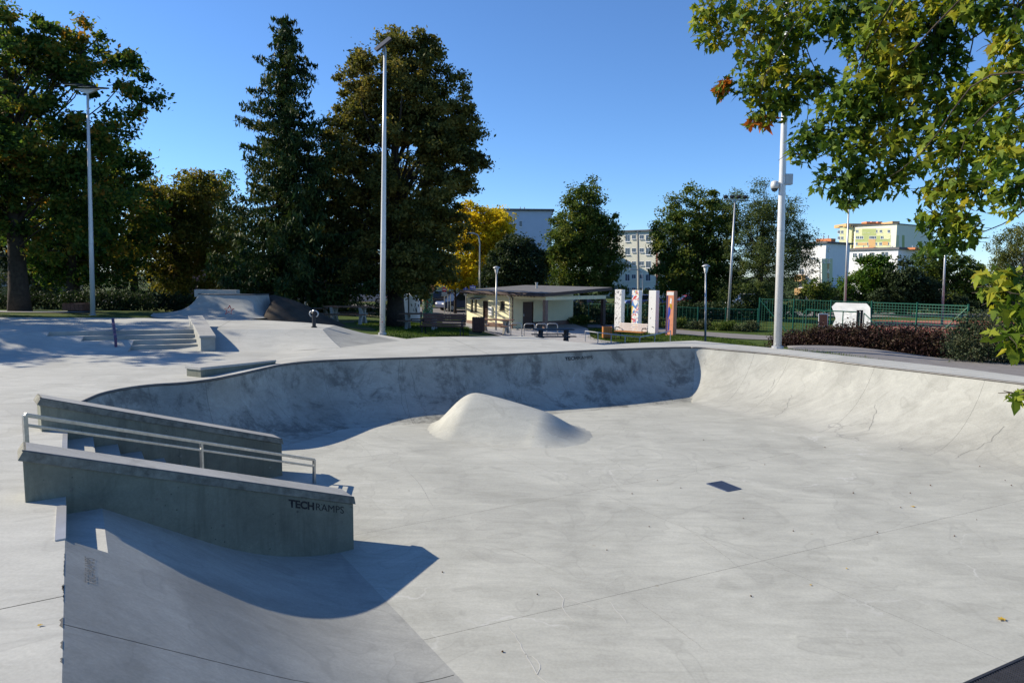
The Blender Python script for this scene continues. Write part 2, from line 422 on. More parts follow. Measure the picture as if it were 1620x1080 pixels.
dd = (cop[-1] - cop[-3]).normalized(); cop += [cop[-1] + dd * 2.2, cop[-1] + dd * 4.4]
C = resample(chaikin(cop, 2), .12)
for c in C: c.z = zdeck(c.x, c.y)
def arc_of(px, py):
    p = deckpt(px, py); return min(range(len(C)), key=lambda i: (C[i] - p).length)
iCorner = arc_of(1112, 549.5)
NR, B = [], []
for i in range(len(C)):
    d = C[min(i + 2, len(C) - 1)] - C[max(i - 2, 0)]; d.z = 0; d.normalize()
    run = 1.5 + .55 * sstep(iCorner - 10, iCorner + 14, i)
    B.append(C[i] + Vector((d.y, -d.x, 0)) * run)
for _ in range(60):
    B = [B[0]] + [B[i] * .5 + (B[i - 1] + B[i + 1]) * .25 for i in range(1, len(B) - 1)] + [B[-1]]
for b in B: b.z = FL
NQ = 18
QL = [(k / NQ) ** 1.7 for k in range(NQ + 1)]
def wallpt(i, q, lift=0.0):
    i = min(max(i, 0), len(C) - 1); a = int(i); k = i - a; b2 = min(a + 1, len(C) - 1)
    c = C[a].lerp(C[b2], k); b = B[a].lerp(B[b2], k)
    d = c.z - FL; run = math.hypot(b.x - c.x, b.y - c.y); Rr = (run * run + d * d) / (2 * d)
    p = c.lerp(b, q); p.z = FL + Rr - math.sqrt(max(0, Rr * Rr - (run * (1 - q)) ** 2))
    if lift:
        h = Vector((b.x - c.x, b.y - c.y, 0)).normalized(); sn = run * (1 - q) / Rr
        p += (h * sn + Vector((0, 0, math.sqrt(max(0, 1 - sn * sn))))) * lift
    return p
def dist_seg(x, y, a, b):
    ax, ay, bx, by = a[0], a[1], b[0], b[1]; L = (bx - ax) ** 2 + (by - ay) ** 2
    t = max(0, min(1, ((x - ax) * (bx - ax) + (y - ay) * (by - ay)) / max(L, 1e-9)))
    return math.hypot(x - ax - t * (bx - ax), y - ay - t * (by - ay))

# deck ring (one simple polygon round the bowl)
far_edge = [deckpt(*c) for c in [(605, 530), (643, 536), (672, 533), (740, 532), (812, 531.5), (845, 533), (900, 540), (955, 545.5), (1001, 542.5), (1100, 538.5), (1165, 545)]]
strip = [deckpt(*c) for c in [(1242, 552), (1374, 566.5), (1533, 584), (1620, 595.5)]]
strip.append(strip[-1] + (C[-1] - C[-20]).normalized() * 4.4)
ring = [tn(-6.2, 0, 0), Vector((-24, tn(-6.2, 0, 0).y, 0)), Vector((-24, 22.8, 0)), Vector((-5.2, 22.3, 0))] + far_edge + strip + C[::-1] + [tn(3.6, 0, 0)]
DECK = [(p.x, p.y) for p in ring]
DECK = [DECK[i] for i in range(len(DECK)) if math.hypot(DECK[i][0] - DECK[i - 1][0], DECK[i][1] - DECK[i - 1][1]) > .01]
dk = cdt(DECK, lambda x, y: zdeck(x, y) - .014, 1.2)
deck = tag(dk.build('deck', 'joint'), kind='structure')
la = Vector((.83, .557)); lb = Vector((-.557, .83))
pd = at(97, 943, 0)
dlines = [((pd.x, pd.y), EN[:2]), ((pd.x - 4 * la.x, pd.y - 4 * la.y), ED[:2]), ((-7.7, 12.4), (.95, .3)), ((-10.5, 8), (.3, -.95)), ((-15, 10), (.3, -.95)), ((-1, 18), (-.3, .95)), ((3.3, 18), (-.3, .95))]
cut_slabs(cdt(DECK, zdeck, 1.2), dlines, 'slab', 'deck_concrete', deck, .009)

# bowl walls: backing sheet with separate cast panels, open joints between them
wall = tag(MB().grid([[wallpt(i, q, -.016) for q in QL] for i in range(0, len(C), 2)]).build('bowl_wall', 'joint', smooth=True), kind='structure')
brk = [0] + [arc_of(*c) for c in [(233, 608), (325, 602), (416, 582.6), (505, 570), (640, 566), (720, 563.5), (800, 560), (880, 556.5), (975, 552.5), (1097, 549)]] + [iCorner + 12] + [arc_of(*c) for c in [(1250, 562), (1384, 579), (1562, 600)]] + [len(C) - 1]
brk = sorted(set(brk))
for a, b in zip(brk, brk[1:]):
    g = .016
    rows = [[wallpt(a + g + (b - a - 2 * g) * k / max(2, b - a), q) for q in QL] for k in range(max(2, b - a) + 1)]
    MB().grid(rows).build('wall_panel', 'rear_wall_concrete' if b <= iCorner + 2 else 'wall_concrete', wall, smooth=True)
for a, b in ((0, iCorner - 3), (iCorner - 3, len(C) - 1)):
    tb = MB().tube([C[i] + Vector((0, 0, -.012)) for i in range(a, b + 1)], .026, 6); tb.build('coping', 'coping_steel', wall, smooth=True)
# bowl floor
front = [Vector((3.6, 5.14, 0)), Vector((4.4, 5.55, 0))]; fd = (front[1] - front[0]).normalized()
fa = front[0] - fd * 3.3; fb = front[0] + fd * 8.6
FLOOR = [(p.x, p.y) for p in [tn(-4.2, BRUN - .02, 0), tn(-.3, BRUN - .02, 0), tn(-.2, .4, 0), tn(3.55, -.1, 0)] + [b.lerp(c, .02) for b, c in list(zip(B, C))[::2]] + [fb, fa]]
fl = tag(cdt(FLOOR, lambda x, y: FL - .02).build('bowl_floor', 'joint'), kind='structure')
A0 = at(668, 1012, FL); A1 = at(1620, 790, FL); ad = (A1 - A0).normalized(); an = Vector((-ad.y, ad.x, 0))
cr = at(1000, 800, FL); cr2 = at(1480, 1000, FL); cd = (cr2 - cr).normalized()
flines = [(A0[:2], ad[:2]), (at(634, 832, FL)[:2], (at(1100, 745, FL) - at(634, 832, FL))[:2]), ((A0 + an * 6.2)[:2], ad[:2]), (cr[:2], cd[:2], .0025), ((cr - ad * 4.2)[:2], cd[:2], .0015), ((cr + ad * 4.4)[:2], cd[:2], .002)]
cut_slabs(cdt(FLOOR, lambda x, y: FL), flines, 'slab', 'floor_concrete', fl, .0042)

# near bank with its small cut-out pad beside the ledge
PT = (at(104, 853, 0) - E1).dot(ED); PZ = -.165
PN = BRUN * (PZ / FL) / 1.341
tj = (at(99, 987, 0) - E1).dot(ED)
bk = tag(MB().grid([[tn(t, BRUN * q / 16, zbank(BRUN * q / 16) - .03) for q in range(17)] for t in (-6.2, PT)]).build('bank', 'joint'), kind='structure')
def bankgrid(t0, t1, n0):
    return MB().grid([[tn(t, n0 + (BRUN - n0) * q / 20, zbank(n0 + (BRUN - n0) * q / 20)) for q in range(21)] for t in np.linspace(t0, t1, 8)])
for a, b, n0 in ((-6.2, tj - .004, 0), (tj + .004, PT, 0), (PT, .5, PN)):
    bankgrid(a, b, n0).build('bank_panel', 'bank_concrete', bk, smooth=True)
MB().grid([[tn(PT, 0, PZ), tn(PT, PN, PZ)], [tn(.4, 0, PZ), tn(.4, PN, PZ)]]).build('pad', 'deck_concrete', bk)
MB().grid([[tn(PT, 0, 0), tn(PT, 0, PZ)], [tn(.4, 0, 0), tn(.4, 0, PZ)]]).build('riser', 'bank_concrete', bk)
side = [tn(PT, PN * k / 8, zbank(PN * k / 8)) for k in range(9)]
MB().add(side + [tn(PT, 0, PZ)], [tuple(range(10))]).build('cheek', 'bank_concrete', bk)
MB().box(tn((PT) / 2, -.03, .004), (.07, abs(PT), .016), math.atan2(EN.y, EN.x)).build('edge_angle', 'edge_steel', bk)
for k in range(30):      # broken edge: little dark chips missing from the lip
    t = PT - .15 - 4.4 * random.random() ** .8; L_ = .02 + .09 * random.random(); w_ = .004 + .016 * random.random() ** 2
    MB().add([tn(t - L_, -.001, .0025), tn(t - L_ * .4, -w_, .0025), tn(t + L_ * .2, -w_ * .6, .0025), tn(t + L_ * .6, -w_ * 1.1, .0025), tn(t + L_, -.001, .0025)], [(0, 1, 2, 3, 4)]).build('chip', 'joint', bk)
# faded stencil on the bank
o0 = at(148, 926, -.28); fnb = lambda p: Vector((p.x, p.y, zbank((p - E1).dot(EN)) + .004))
def onbank(px, py):
    z = -.2
    for _ in range(12): p = at(px, py, z); z = zbank((p - E1).dot(EN))
    return p
f0, f1 = onbank(152, 926), onbank(150, 884)
text_mesh('TECHRAMPS', (f1 - f0).length / 5.6, 'grey_paint', 'faded_lettering', bk, (f0, (f1 - f0).normalized(), -EN), -.001, fn=fnb)
# maker's lettering on the rear wall
iw = arc_of(893, 556)
def fnw(p): return wallpt(iw + p.x / .12, .012 + (0.17 - p.y) * .16, .009)
_, w0 = text_mesh('TECH', .15, 'black_paint', 'lettering', wall, (Vector((0, 0, 0)), Vector((1, 0, 0)), Vector((0, 1, 0))), .004, fn=fnw)
text_mesh('RAMPS', .15, 'black_paint', 'lettering', wall, (Vector((0, 0, 0)), Vector((1, 0, 0)), Vector((0, 1, 0))), .0, xoff=w0 + .012, fn=fnw)

# channel drain and kerb at the open front of the floor
def chan(s0, s1, n0, n1, z): return [front[0] + fd * s + Vector((fd.y, -fd.x, 0)) * n + Vector((0, 0, z)) for s, n in ((s0, n1), (s1, n1), (s1, n0), (s0, n0))]
dr = thing('channel_drain', front[0] + Vector((0, 0, FL)), 'long black slotted drain channel along the open edge of the concrete floor', 'drain')
MB().hexa(chan(-3.2, 8.4, .0, .26, FL - .12) + chan(-3.2, 8.4, .0, .26, FL - .03)).build('trough', 'dark_metal', dr)
br = MB()
for k in range(330): br.hexa(chan(-3.2 + k * .0352, -3.2 + k * .0352 + .02, .02, .24, FL - .028) + chan(-3.2 + k * .0352, -3.2 + k * .0352 + .02, .02, .24, FL - .004))
tag(br.build('grating', 'cast_iron', dr), kind='stuff')
for n0 in (.0, .235): MB().hexa(chan(-3.2, 8.4, n0, n0 + .022, FL - .03) + chan(-3.2, 8.4, n0, n0 + .022, FL + .001)).build('rim', 'cast_iron', dr)
tag(MB().hexa(chan(-3.2, 8.4, .262, .38, FL - .2) + chan(-3.2, 8.4, .262, .38, FL + .004)).build('kerb', 'paving'), kind='structure')

# hairline cracks, some filled with pale grout
def crack(pts, w, mat, par, fn):
    P = resample(chaikin([Vector((a, b2, 0)) for a, b2 in pts], 1), 6.0); P = [p + Vector((random.uniform(-1.2, 1.2), random.uniform(-.6, .6), 0)) for p in P]
    Wp = [fn(p.x, p.y) for p in P]; m = MB(); L_ = []
    for i, p in enumerate(Wp):
        d = Wp[min(i + 1, len(Wp) - 1)] - Wp[max(i - 1, 0)]; n = Vector((-d.y, d.x, 0)); n = n.normalized() * w * (.35 + .65 * math.sin(math.pi * (i + .3) / len(Wp))) if n.length > 1e-6 else Vector((w, 0, 0)); L_.append((p - n, p + n))
    m.add([q for a in L_ for q in a], [(2 * i, 2 * i + 1, 2 * i + 3, 2 * i + 2) for i in range(len(L_) - 1)]); m.build('crack', mat, par)
plain('grout', (.47, .465, .43), .9)
fn_fl = lambda x, y: at(x, y, FL + .0025)
for pts in ([(800, 984), (822, 1015), (830, 1033), (850, 1067), (868, 1082)], [(830, 1033), (848, 1040), (856, 1055), (850, 1067)], [(868, 926), (893, 944), (889, 963), (909, 983)], [(965, 950), (975, 965), (992, 986)], [(893, 944), (930, 957), (948, 965)]): crack(pts, .0045, 'grout', fl, fn_fl)
for pts in ([(1000, 945), (1060, 985), (1120, 1030)], [(640, 738), (668, 770), (684, 800)], [(545, 690), (570, 700), (592, 726)], [(900, 700), (960, 720), (1010, 760)], [(1140, 700), (1180, 730), (1290, 740)], [(1060, 820), (1110, 850), (1180, 905)], [(760, 860), (820, 872), (880, 905)]): crack(pts, .0011, 'joint', fl, fn_fl)
def fn_wall(x, y): return None
def wcrack(i0, q0, q1, wob, w=.0045):
    n = 16; c_ = []
    for k in range(n + 1):
        u = k / n; i = i0 + wob * .45 * math.sin(u * 3 + i0) + random.uniform(-.3, .3); c_.append((i, q0 + (q1 - q0) * u))
    m = MB(); m.add([wallpt(i + s * w / .12, q, .006) for i, q in c_ for s in (-.5, .5)], [(2 * k, 2 * k + 1, 2 * k + 3, 2 * k + 2) for k in range(n)]); m.build('crack', 'joint', wall)
for px_, py_, q0, q1, wob in ((640, 566, 0, .9, 2), (655, 566, .05, .8, 2), (716, 563.5, .0, .55, .6), (815, 559, .1, .5, 2), (1070, 549.4, .1, .45, 1), (1290, 567, .35, .8, 2.5), (1420, 583, .3, .75, -3), (1600, 604, .3, .9, 2.5), (180, 616, .05, .35, .5), (1240, 561, .2, .5, -3)): wcrack(arc_of(px_, py_), q0, q1, wob)

# square drain grate in the bowl floor
q = [at(*c, FL + .003) for c in ((1118, 765), (1150, 777), (1172, 773), (1142, 761))]
gr = thing('drain_grate', q[0], 'blue grey rectangular drain grate set in the open concrete floor', 'drain')
MB().add(q, [(0, 1, 2, 3)]).build('pan', 'dark_metal', gr)
for a, b in zip(q, q[1:] + q[:1]):
    MB().tube([a, b], .012, 4).build('frame_bar', 'grate_blue', gr)
for k in range(1, 12):
    u = k / 12; MB().tube([q[0].lerp(q[1], u), q[3].lerp(q[2], u)], .010, 4).build('bar', 'grate_blue', gr)
for k in range(1, 5):
    u = k / 5; MB().tube([q[0].lerp(q[3], u), q[1].lerp(q[2], u)], .008, 4).build('cross_bar', 'grate_blue', gr)

# concrete mound on the floor
MA, MBp = at(748, 668, FL), at(846, 681, FL)
MA = Vector((-.75, 14.1, 0)); MBp = Vector((.6, 13.55, 0))
def mound_h(x, y):
    d = MBp - MA; t = ((x - MA.x) * d.x + (y - MA.y) * d.y) / d.length_squared; tc = max(0, min(1, t))
    c = MA + d * tc; r2 = ((x - c.x) / ((1.02 if x < c.x else 1.2) - .1 * tc)) ** 2 + ((y - c.y) / (1.36 - .15 * tc)) ** 2
    return max(0, .72 - .27 * max(0, t) ** 1.25) * (max(0, 1 - r2)) ** 2.0
rows = []
for i in range(49):
    rows.append([])
    for j in range(61):
        x = -2.4 + 4.7 * j / 60; y = 11.9 + 3.9 * i / 48; h = mound_h(x, y)
        rows[-1].append((x, y, FL + (h + .002 if h > .002 else -.012)))
mo = MB().grid(rows).build('concrete_mound', 'floor_concrete', smooth=True)
tag(mo, 'smooth pale concrete mound rising from the middle of the bowl floor', 'skate mound')

# two sloping ledges, the stair between them and its handrail
def ledge(name, label, baseL, baseR, zL, zR, w, capt=.085, zbot=FL - .2):
    d = (baseR - baseL); d.z = 0; L = d.length; d.normalize(); v = Vector((-d.y, d.x, 0))
    t = thing(name, Vector((baseR.x, baseR.y, FL)), label, 'skate ledge')
    def pt(s, n, z): return Vector((baseL.x, baseL.y, 0)) + d * s + v * n + Vector((0, 0, z))
    sl = (zR - zL) / L
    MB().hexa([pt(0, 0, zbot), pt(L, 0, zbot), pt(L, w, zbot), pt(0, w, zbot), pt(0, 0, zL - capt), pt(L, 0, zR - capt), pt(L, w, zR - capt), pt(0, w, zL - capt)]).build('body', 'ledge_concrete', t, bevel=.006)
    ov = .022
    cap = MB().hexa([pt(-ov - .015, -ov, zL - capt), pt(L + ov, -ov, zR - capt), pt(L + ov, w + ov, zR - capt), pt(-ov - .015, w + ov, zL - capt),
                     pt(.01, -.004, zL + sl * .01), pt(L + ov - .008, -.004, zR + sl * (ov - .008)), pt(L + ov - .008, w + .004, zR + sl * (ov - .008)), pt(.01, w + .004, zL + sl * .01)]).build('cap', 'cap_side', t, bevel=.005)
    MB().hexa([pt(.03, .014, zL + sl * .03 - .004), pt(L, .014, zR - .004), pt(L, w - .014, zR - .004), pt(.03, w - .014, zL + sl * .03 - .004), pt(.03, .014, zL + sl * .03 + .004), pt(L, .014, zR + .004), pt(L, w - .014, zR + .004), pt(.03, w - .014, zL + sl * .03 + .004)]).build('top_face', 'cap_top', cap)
    MB().tube([pt(0, 0, zL - .002), pt(L + .008, 0, zR - .002)], .008, 5).build('edge_angle', 'coping_steel', cap)
    for s in np.arange(.45, L, .62):     # formwork tie holes
        for n_, dz in ((-.002, .30 + .05 * random.random()), (-.002, .52)):
            zz = zL + sl * s - capt - dz + .12
            MB().lathe([(.0, .0), (.016, .0)], (0, 0, 0), 10)
            c = pt(s + random.uniform(-.12, .12), n_, zz)
            if (c - E1).dot(EN) > -10 and zz > FL + .1:
                ringv = [c + (d * math.cos(a) + Vector((0, 0, 1)) * math.sin(a)) * .017 for a in np.linspace(0, 2 * math.pi, 9)[:-1]]
                MB().add(ringv, [tuple(range(8))]).build('tie_hole', 'cap_side', t)
    return t, pt, L, sl
nL, nR = at(40, 795, 0), at(560, 868, FL)
zL = atd(38, 712, nL.y).z; zR = atd(563, 786, nR.y).z
wn = (at(46, 697, zL) - at(38, 712, zL)).length
print('near ledge', nL, nR, zL, zR, 'w', wn, (at(545, 769, zR) - at(564, 787, zR)).length, 'BRUN', BRUN, PT, PN)
t, npt, nLn, nsl = ledge('sloping_ledge', 'grey concrete sloping ledge with TECHRAMPS lettering beside the curved bank', nL, nR, zL, zR, .38)
dN = (nR - nL); dN.z = 0; dN.normalize()
def letter(px, py, body, size, bold, par, xoff=0):
    p = atd(px, py, 7.0)
    # intersect with the ledge's near face
    r = ray(px, py); vn = Vector((-dN.y, dN.x, 0)); k = (nL - Vector((0, 0, EYE))).dot(vn) / r.dot(vn)
    p = Vector((0, 0, EYE)) + r * k - vn * .004
    up = Vector((0, 0, 1)); rt = (dN + Vector((0, 0, nsl))).normalized()
    return text_mesh(body, size, 'black_paint', 'lettering', par, (p, rt, up), bold, xoff)
_, w0 = letter(457, 801, 'TECH', .118, .0048, t)
letter(457, 801, 'RAMPS', .118, .0, t, w0 + .012)
fL, fR = at(66, 683, 0), at(447, 752, FL)
fzL = atd(66, 629, fL.y).z; fzR = atd(448, 694, fR.y).z
print('far ledge', fL, fR, fzL, fzR)
t2, fpt, fLn, fsl = ledge('sloping_ledge', 'grey concrete sloping ledge between the stair and the curved bowl wall', fL, fR, fzL, fzR, .38)
NS = 8; TR = .28
st = thing('stair', tn(1.6, 1, FL), 'short flight of concrete steps between the two sloping ledges', 'stairs')
sA = lambda n: (nL + dN * 0 + Vector((-dN.y, dN.x, 0)) * .36)
def tspan(n):            # stair width between the ledges at distance n down the flight
    def hit(p0, d):      # t where line p0 + k d crosses this n
        k = (n - (p0 - E1).dot(EN)) / d.dot(EN); p = p0 + d * k; return (p - E1).dot(ED)
    dF = (fR - fL); dF.z = 0; dF.normalize()
    return hit(nL + Vector((-dN.y, dN.x, 0)) * .34, dN), hit(fL + Vector((-dF.y, dF.x, 0)) * .02, dF)
for k in range(NS - 1):
    z = FL * (k + 1) / NS; n0, n1 = TR * k, TR * (k + 1); a0, b0 = tspan(n0); a1, b1 = tspan(n1)
    MB().hexa([tn(a0, n0 + .001, FL - .1), tn(a1, n1, FL - .1), tn(b1, n1, FL - .1), tn(b0, n0 + .001, FL - .1), tn(a0, n0 + .001, z), tn(a1, n1, z), tn(b1, n1, z), tn(b0, n0 + .001, z)]).build('step', 'step_concrete', st)
a0, b0 = tspan(0)
MB().add([tn(a0, 0, 0), tn(b0, 0, 0), tn(b0, 0, FL), tn(a0, 0, FL)], [(0, 1, 2, 3)]).build('riser', 'step_concrete', st)
MB().hexa([tn(a0, -.05, -.01), tn(a0, .003, -.01), tn(b0, .003, -.01), tn(b0, -.05, -.01), tn(a0, -.05, .003), tn(a0, .003, .003), tn(b0, .003, .003), tn(b0, -.05, .003)]).build('nosing', 'edge_steel', st)
hr = thing('handrail', at(497, 762, FL), 'square steel handrail with two bars running down between the concrete ledges', 'handrail')
hb = at(497, 764, FL); ht = atd(497, 727, hb.y); ha_ = nL.lerp(fL, .30); ha_ = atd(38, 690, 6.55); 
ta = atd(39, 656, 6.55); hdir = (hb - ta); hdir.z = 0
ta0 = Vector((ta.x, ta.y, 0))
def bar(a, b, w, name, par=hr, mat='steel'):
    a = Vector(a); b = Vector(b); d = (b - a).normalized(); sx = d.cross(Vector((0, 0, 1)))
    if sx.length < .1: sx = Vector((hdir.y, -hdir.x, 0))
    sx = sx.normalized() * w / 2; sy = d.cross(sx).normalized() * w / 2
    return MB().hexa([a - sx - sy, a + sx - sy, a + sx + sy, a - sx + sy, b - sx - sy, b + sx - sy, b + sx + sy, b - sx + sy]).build(name, mat, par, bevel=.005)
bar(ta, ht, .04, 'rail')
bar(ta - Vector((0, 0, .1)), ht - Vector((0, 0, .1)), .03, 'lower_rail')
bar((ta.x, ta.y, 0), ta, .04, 'post'); bar((hb.x, hb.y, FL), ht, .04, 'post')
km = .50; mtop = ta.lerp(ht, km); bar((mtop.x, mtop.y, FL * .75), mtop, .035, 'post')
print('rail', ta, ht, hb)

# ------------------------------------------------------------------ back left: upper deck, stair, ledge, rail, banks
s0, s1 = at(208, 553.5, 0), at(311, 551, 0); sdv = (s1 - s0).normalized(); snv = Vector((-sdv.y, sdv.x, 0))
def sp(s, n, z): return Vector((s0.x, s0.y, 0)) + sdv * s + snv * n + Vector((0, 0, z))
RS = UP / 4; TT = .32
sE = (s1 - s0).length
s_at = lambda px, n, z: next((k for k in np.arange(-14, 6, .02) if (lambda p: 810 + FPX * p.x / p.y)(sp(k, n, z)) >= px), 0)
k130 = s_at(128, 2 * TT, .33) ; k75 = s_at(74, 3 * TT, UP)
rs = thing('stair', sp(sE / 2, 0, 0), 'four long shallow concrete steps up to the upper deck', 'stairs')
for k in range(3):
    left = 0.0 if k < 2 else k130
    left = [0, 0, k130][k]
    MB().hexa([sp(left, k * TT, -.05), sp(sE + .2, k * TT, -.05), sp(sE + .2, (k + 1) * TT, -.05), sp(left, (k + 1) * TT, -.05), sp(left, k * TT, RS * (k + 1)), sp(sE + .2, k * TT, RS * (k + 1)), sp(sE + .2, (k + 1) * TT, RS * (k + 1)), sp(left, (k + 1) * TT, RS * (k + 1))]).build('step', 'step_concrete', rs)
MB().add([sp(k75, 3 * TT - .002, 0), sp(sE + .2, 3 * TT - .002, 0), sp(sE + .2, 3 * TT - .002, UP), sp(k75, 3 * TT - .002, UP)], [(0, 1, 2, 3)]).build('riser', 'step_concrete', rs)
bankrun = 1.3
for (a, b, k, lab) in ((k130, 0, 2, ''), (k75, k130, 3, ''), (k75 - 9, k75, 4, '')):
    n1 = (k - 1) * TT; h = RS * k
    rows = [[sp(s, -.55 + (n1 + .55) * q / 8, h * (.35 * (q / 8) + .65 * (q / 8) ** 1.6)) for q in range(9)] + [sp(s, n1 + (.3 if k < 4 else 0), h)] for s in np.linspace(a, b, 5)]
    m = MB().grid(rows); e = rows[-1]; m.add([*e, sp(b, n1 + .3, -.02), sp(b, -.55, -.02)], [tuple(range(len(e) + 2))])
    tag(m.build('bank', 'deck_concrete', smooth=False), kind='structure')
pc = at(510, 521, UP); pb = at(500, 513, UP); bt0 = sp(sE + .12, 3 * TT, UP)
plat = [sp(k75 - 9, 3 * TT, UP), sp(sE + .12, 3 * TT, UP), pc, Vector((pc.x - .05, 21.0, UP)), Vector((-6.6, 22.0, UP)), at(420, 506.5, UP), at(395, 505, UP), at(241, 503, UP), at(0, 502, UP), Vector((-24, 23.1, UP))]
ud = tag(cdt([(p.x, p.y) for p in plat], lambda x, y: UP - .012).build('upper_deck', 'joint'), kind='structure')
cut_slabs(cdt([(p.x, p.y) for p in plat], lambda x, y: UP), [((-8.6, 20), (.28, -.96)), ((-13, 20), (.28, -.96)), ((-10, 21), (.96, .2))], 'slab', 'deck_concrete', ud, .01)
bb0 = Vector((bt0.x - .3, bt0.y - 1.25, 0)); bb1 = at(544, 555, .06); br1 = at(640, 540, .09); 
def zd_(p): return Vector((p.x, p.y, zdeck(p.x, p.y) - .008))
def conc(a, b, q): p = a.lerp(b, q); p.z = b.z + (a.z - b.z) * (1 - q) ** 1.35; return p
fb_ = tag(MB().grid([[conc(bt0.lerp(pc, s), zd_(bb0.lerp(bb1, s)), q / 8) for q in range(9)] for s in np.linspace(0, 1, 13)]).build('bank', 'deck_concrete', smooth=True), kind='structure')
tb1 = Vector((pc.x - .05, 21.0, UP)); tb2 = Vector((-6.6, 22.0, UP))
rb_ = MB().grid([[conc(a, b, q / 8) for q in range(9)] for a, b in ((pc, bb1), (pc.lerp(tb1, .5), bb1.lerp(br1, .55)), (tb1, br1), (tb1.lerp(tb2, .5), at(608, 531, .06)), (tb2, at(590, 529, .05)))])
tag(rb_.build('bank', 'bank_concrete', smooth=True), kind='structure')
# ledge beside these steps
h0, h1 = at(318, 555.5, 0), at(341, 555, 0); hw = (h1 - h0).length; hd = snv
zf = atd(319, 531, h0.y).z
bl = atd(299, 499, h0.y + 2.55); zb = bl.z; blx = Vector((bl.x, bl.y, 0)); hv = (h1 - h0)
hg = thing('hubba_ledge', h0, 'pale concrete block ledge with worn top beside the four shallow steps', 'skate ledge')
MB().hexa([h0, h1, blx + hv, blx, h0 + Vector((0, 0, zf - .06)), h1 + Vector((0, 0, zf - .06)), blx + hv + Vector((0, 0, zb - .06)), blx + Vector((0, 0, zb - .06))]).build('body', 'wall_concrete', hg, bevel=.008)
o_ = hv.normalized() * .025; fr = -hd * .03
cp = MB().hexa([h0 - o_ + fr + Vector((0, 0, zf - .06)), h1 + o_ + fr + Vector((0, 0, zf - .06)), blx + hv + o_ + Vector((0, 0, zb - .06)), blx - o_ + Vector((0, 0, zb - .06)), h0 - o_ + fr + Vector((0, 0, zf)), h1 + o_ + fr + Vector((0, 0, zf)), blx + hv + o_ + Vector((0, 0, zb)), blx - o_ + Vector((0, 0, zb))]).build('cap', 'cap_top', hg, bevel=.008)
# purple flat rail
r0 = atd(183, 540, 17.55); r1 = atd(178.5, 505, 19.6)
pr = thing('grind_rail', Vector((r0.x, r0.y, 0)), 'purple sloped grind rail standing beside the shallow steps', 'grind rail')
bar(r1, (r0.x, r0.y, r0.z + .07), .07, 'rail', pr, 'purple_paint')
bar((r1.x, r1.y, UP), r1, .05, 'post', pr, 'purple_paint'); bar((r0.x, r0.y, .05), (r0.x, r0.y, r0.z + .1), .05, 'post', pr, 'purple_paint')
# low tapering ledge behind the bowl lip
l0 = at(318, 598, 0); l1 = deckpt(436, 574); lt0 = atd(318, 581, l0.y).z
l0n = l0 + Vector((-.35, .5, 0))
lg = thing('low_ledge', l0, 'low tapering concrete ledge on the deck along the lip of the bowl', 'skate ledge')
ld_ = (l1 - l0); ld_.z = 0; lnv = Vector((-ld_.y, ld_.x, 0)).normalized() * .42
b4 = [l0, l1, l1 + lnv, l0 + lnv]
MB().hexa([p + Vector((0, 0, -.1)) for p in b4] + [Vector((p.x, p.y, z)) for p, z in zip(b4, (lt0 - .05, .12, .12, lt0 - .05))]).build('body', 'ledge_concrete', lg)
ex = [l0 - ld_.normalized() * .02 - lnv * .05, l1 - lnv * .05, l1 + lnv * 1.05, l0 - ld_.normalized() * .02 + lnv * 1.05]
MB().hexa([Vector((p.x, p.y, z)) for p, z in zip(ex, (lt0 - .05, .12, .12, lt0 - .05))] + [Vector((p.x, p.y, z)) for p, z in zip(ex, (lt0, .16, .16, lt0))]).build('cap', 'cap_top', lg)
# quarter pipe on the upper deck with its back of earth
qb = chaikin([Vector((-13.9, 26.4, UP)), Vector((-12.9, 24.2, UP)), Vector((-12.0, 23.5, UP)), Vector((-9.3, 23.3, UP)), Vector((-8.8, 23.7, UP)), Vector((-8.6, 25.8, UP))], 2)
zq = 1.22
qt = chaikin([Vector((-11.75, 26.4, zq)), Vector((-11.7, 25.4, zq)), Vector((-11.4, 24.95, zq)), Vector((-9.5, 24.9, zq)), Vector((-9.3, 25.0, zq)), Vector((-9.2, 25.8, zq))], 2)
qp = thing('quarter_pipe', Vector((-10.8, 24.5, UP)), 'curved concrete quarter pipe with dappled shade and a red scrawl at the back', 'quarter pipe')
def qpt(i, q):
    a, b = qt[i], qb[i]; p = a.lerp(b, q); p.z = UP + (zq - UP) * (1 - math.sqrt(max(0, 1 - ((1 - q) * .98) ** 2))) / (1 - math.sqrt(1 - .98 ** 2)); return p
MB().grid([[qpt(i, q / 12) for q in range(13)] for i in range(len(qt))]).build('face', 'bank_concrete', qp, smooth=True)
MB().prism([Vector((p.x, p.y, zq - .02)) for p in qt], (0, 0, .024)).build('platform', 'deck_concrete', qp)
MB().tube([p + Vector((0, 0, .01)) for p in qt], .025, 6).build('coping', 'coping_steel', qp)
MB().hexa([Vector((x, y, z)) for z in (zq - .1, zq + .17) for x, y in ((-11.75, 25.25), (-10.2, 25.25), (-10.2, 25.6), (-11.75, 25.6))]).build('extension', 'bank_concrete', qp, bevel=.01)
sc = MB(); cpt = lambda u, v: qpt(int(12 + u), .45 + v) + Vector((0, -.012, .006))
star = [(.0, .16), (.05, .05), (.17, .05), (.07, -.02), (.11, -.14), (0, -.06), (-.11, -.14), (-.07, -.02), (-.17, .05), (-.05, .05), (0, .16)]
p0 = atd(365, 490, 23.9)
sc.tube([p0 + Vector((a, -.02 + b * -.0, b * 1.0)) + Vector((0, -.18 + .45 * (b + .14), 0)) for a, b in star], .014, 4); sc.build('red_scrawl', 'sign_red', qp)
hm = MB(); rowsE = []
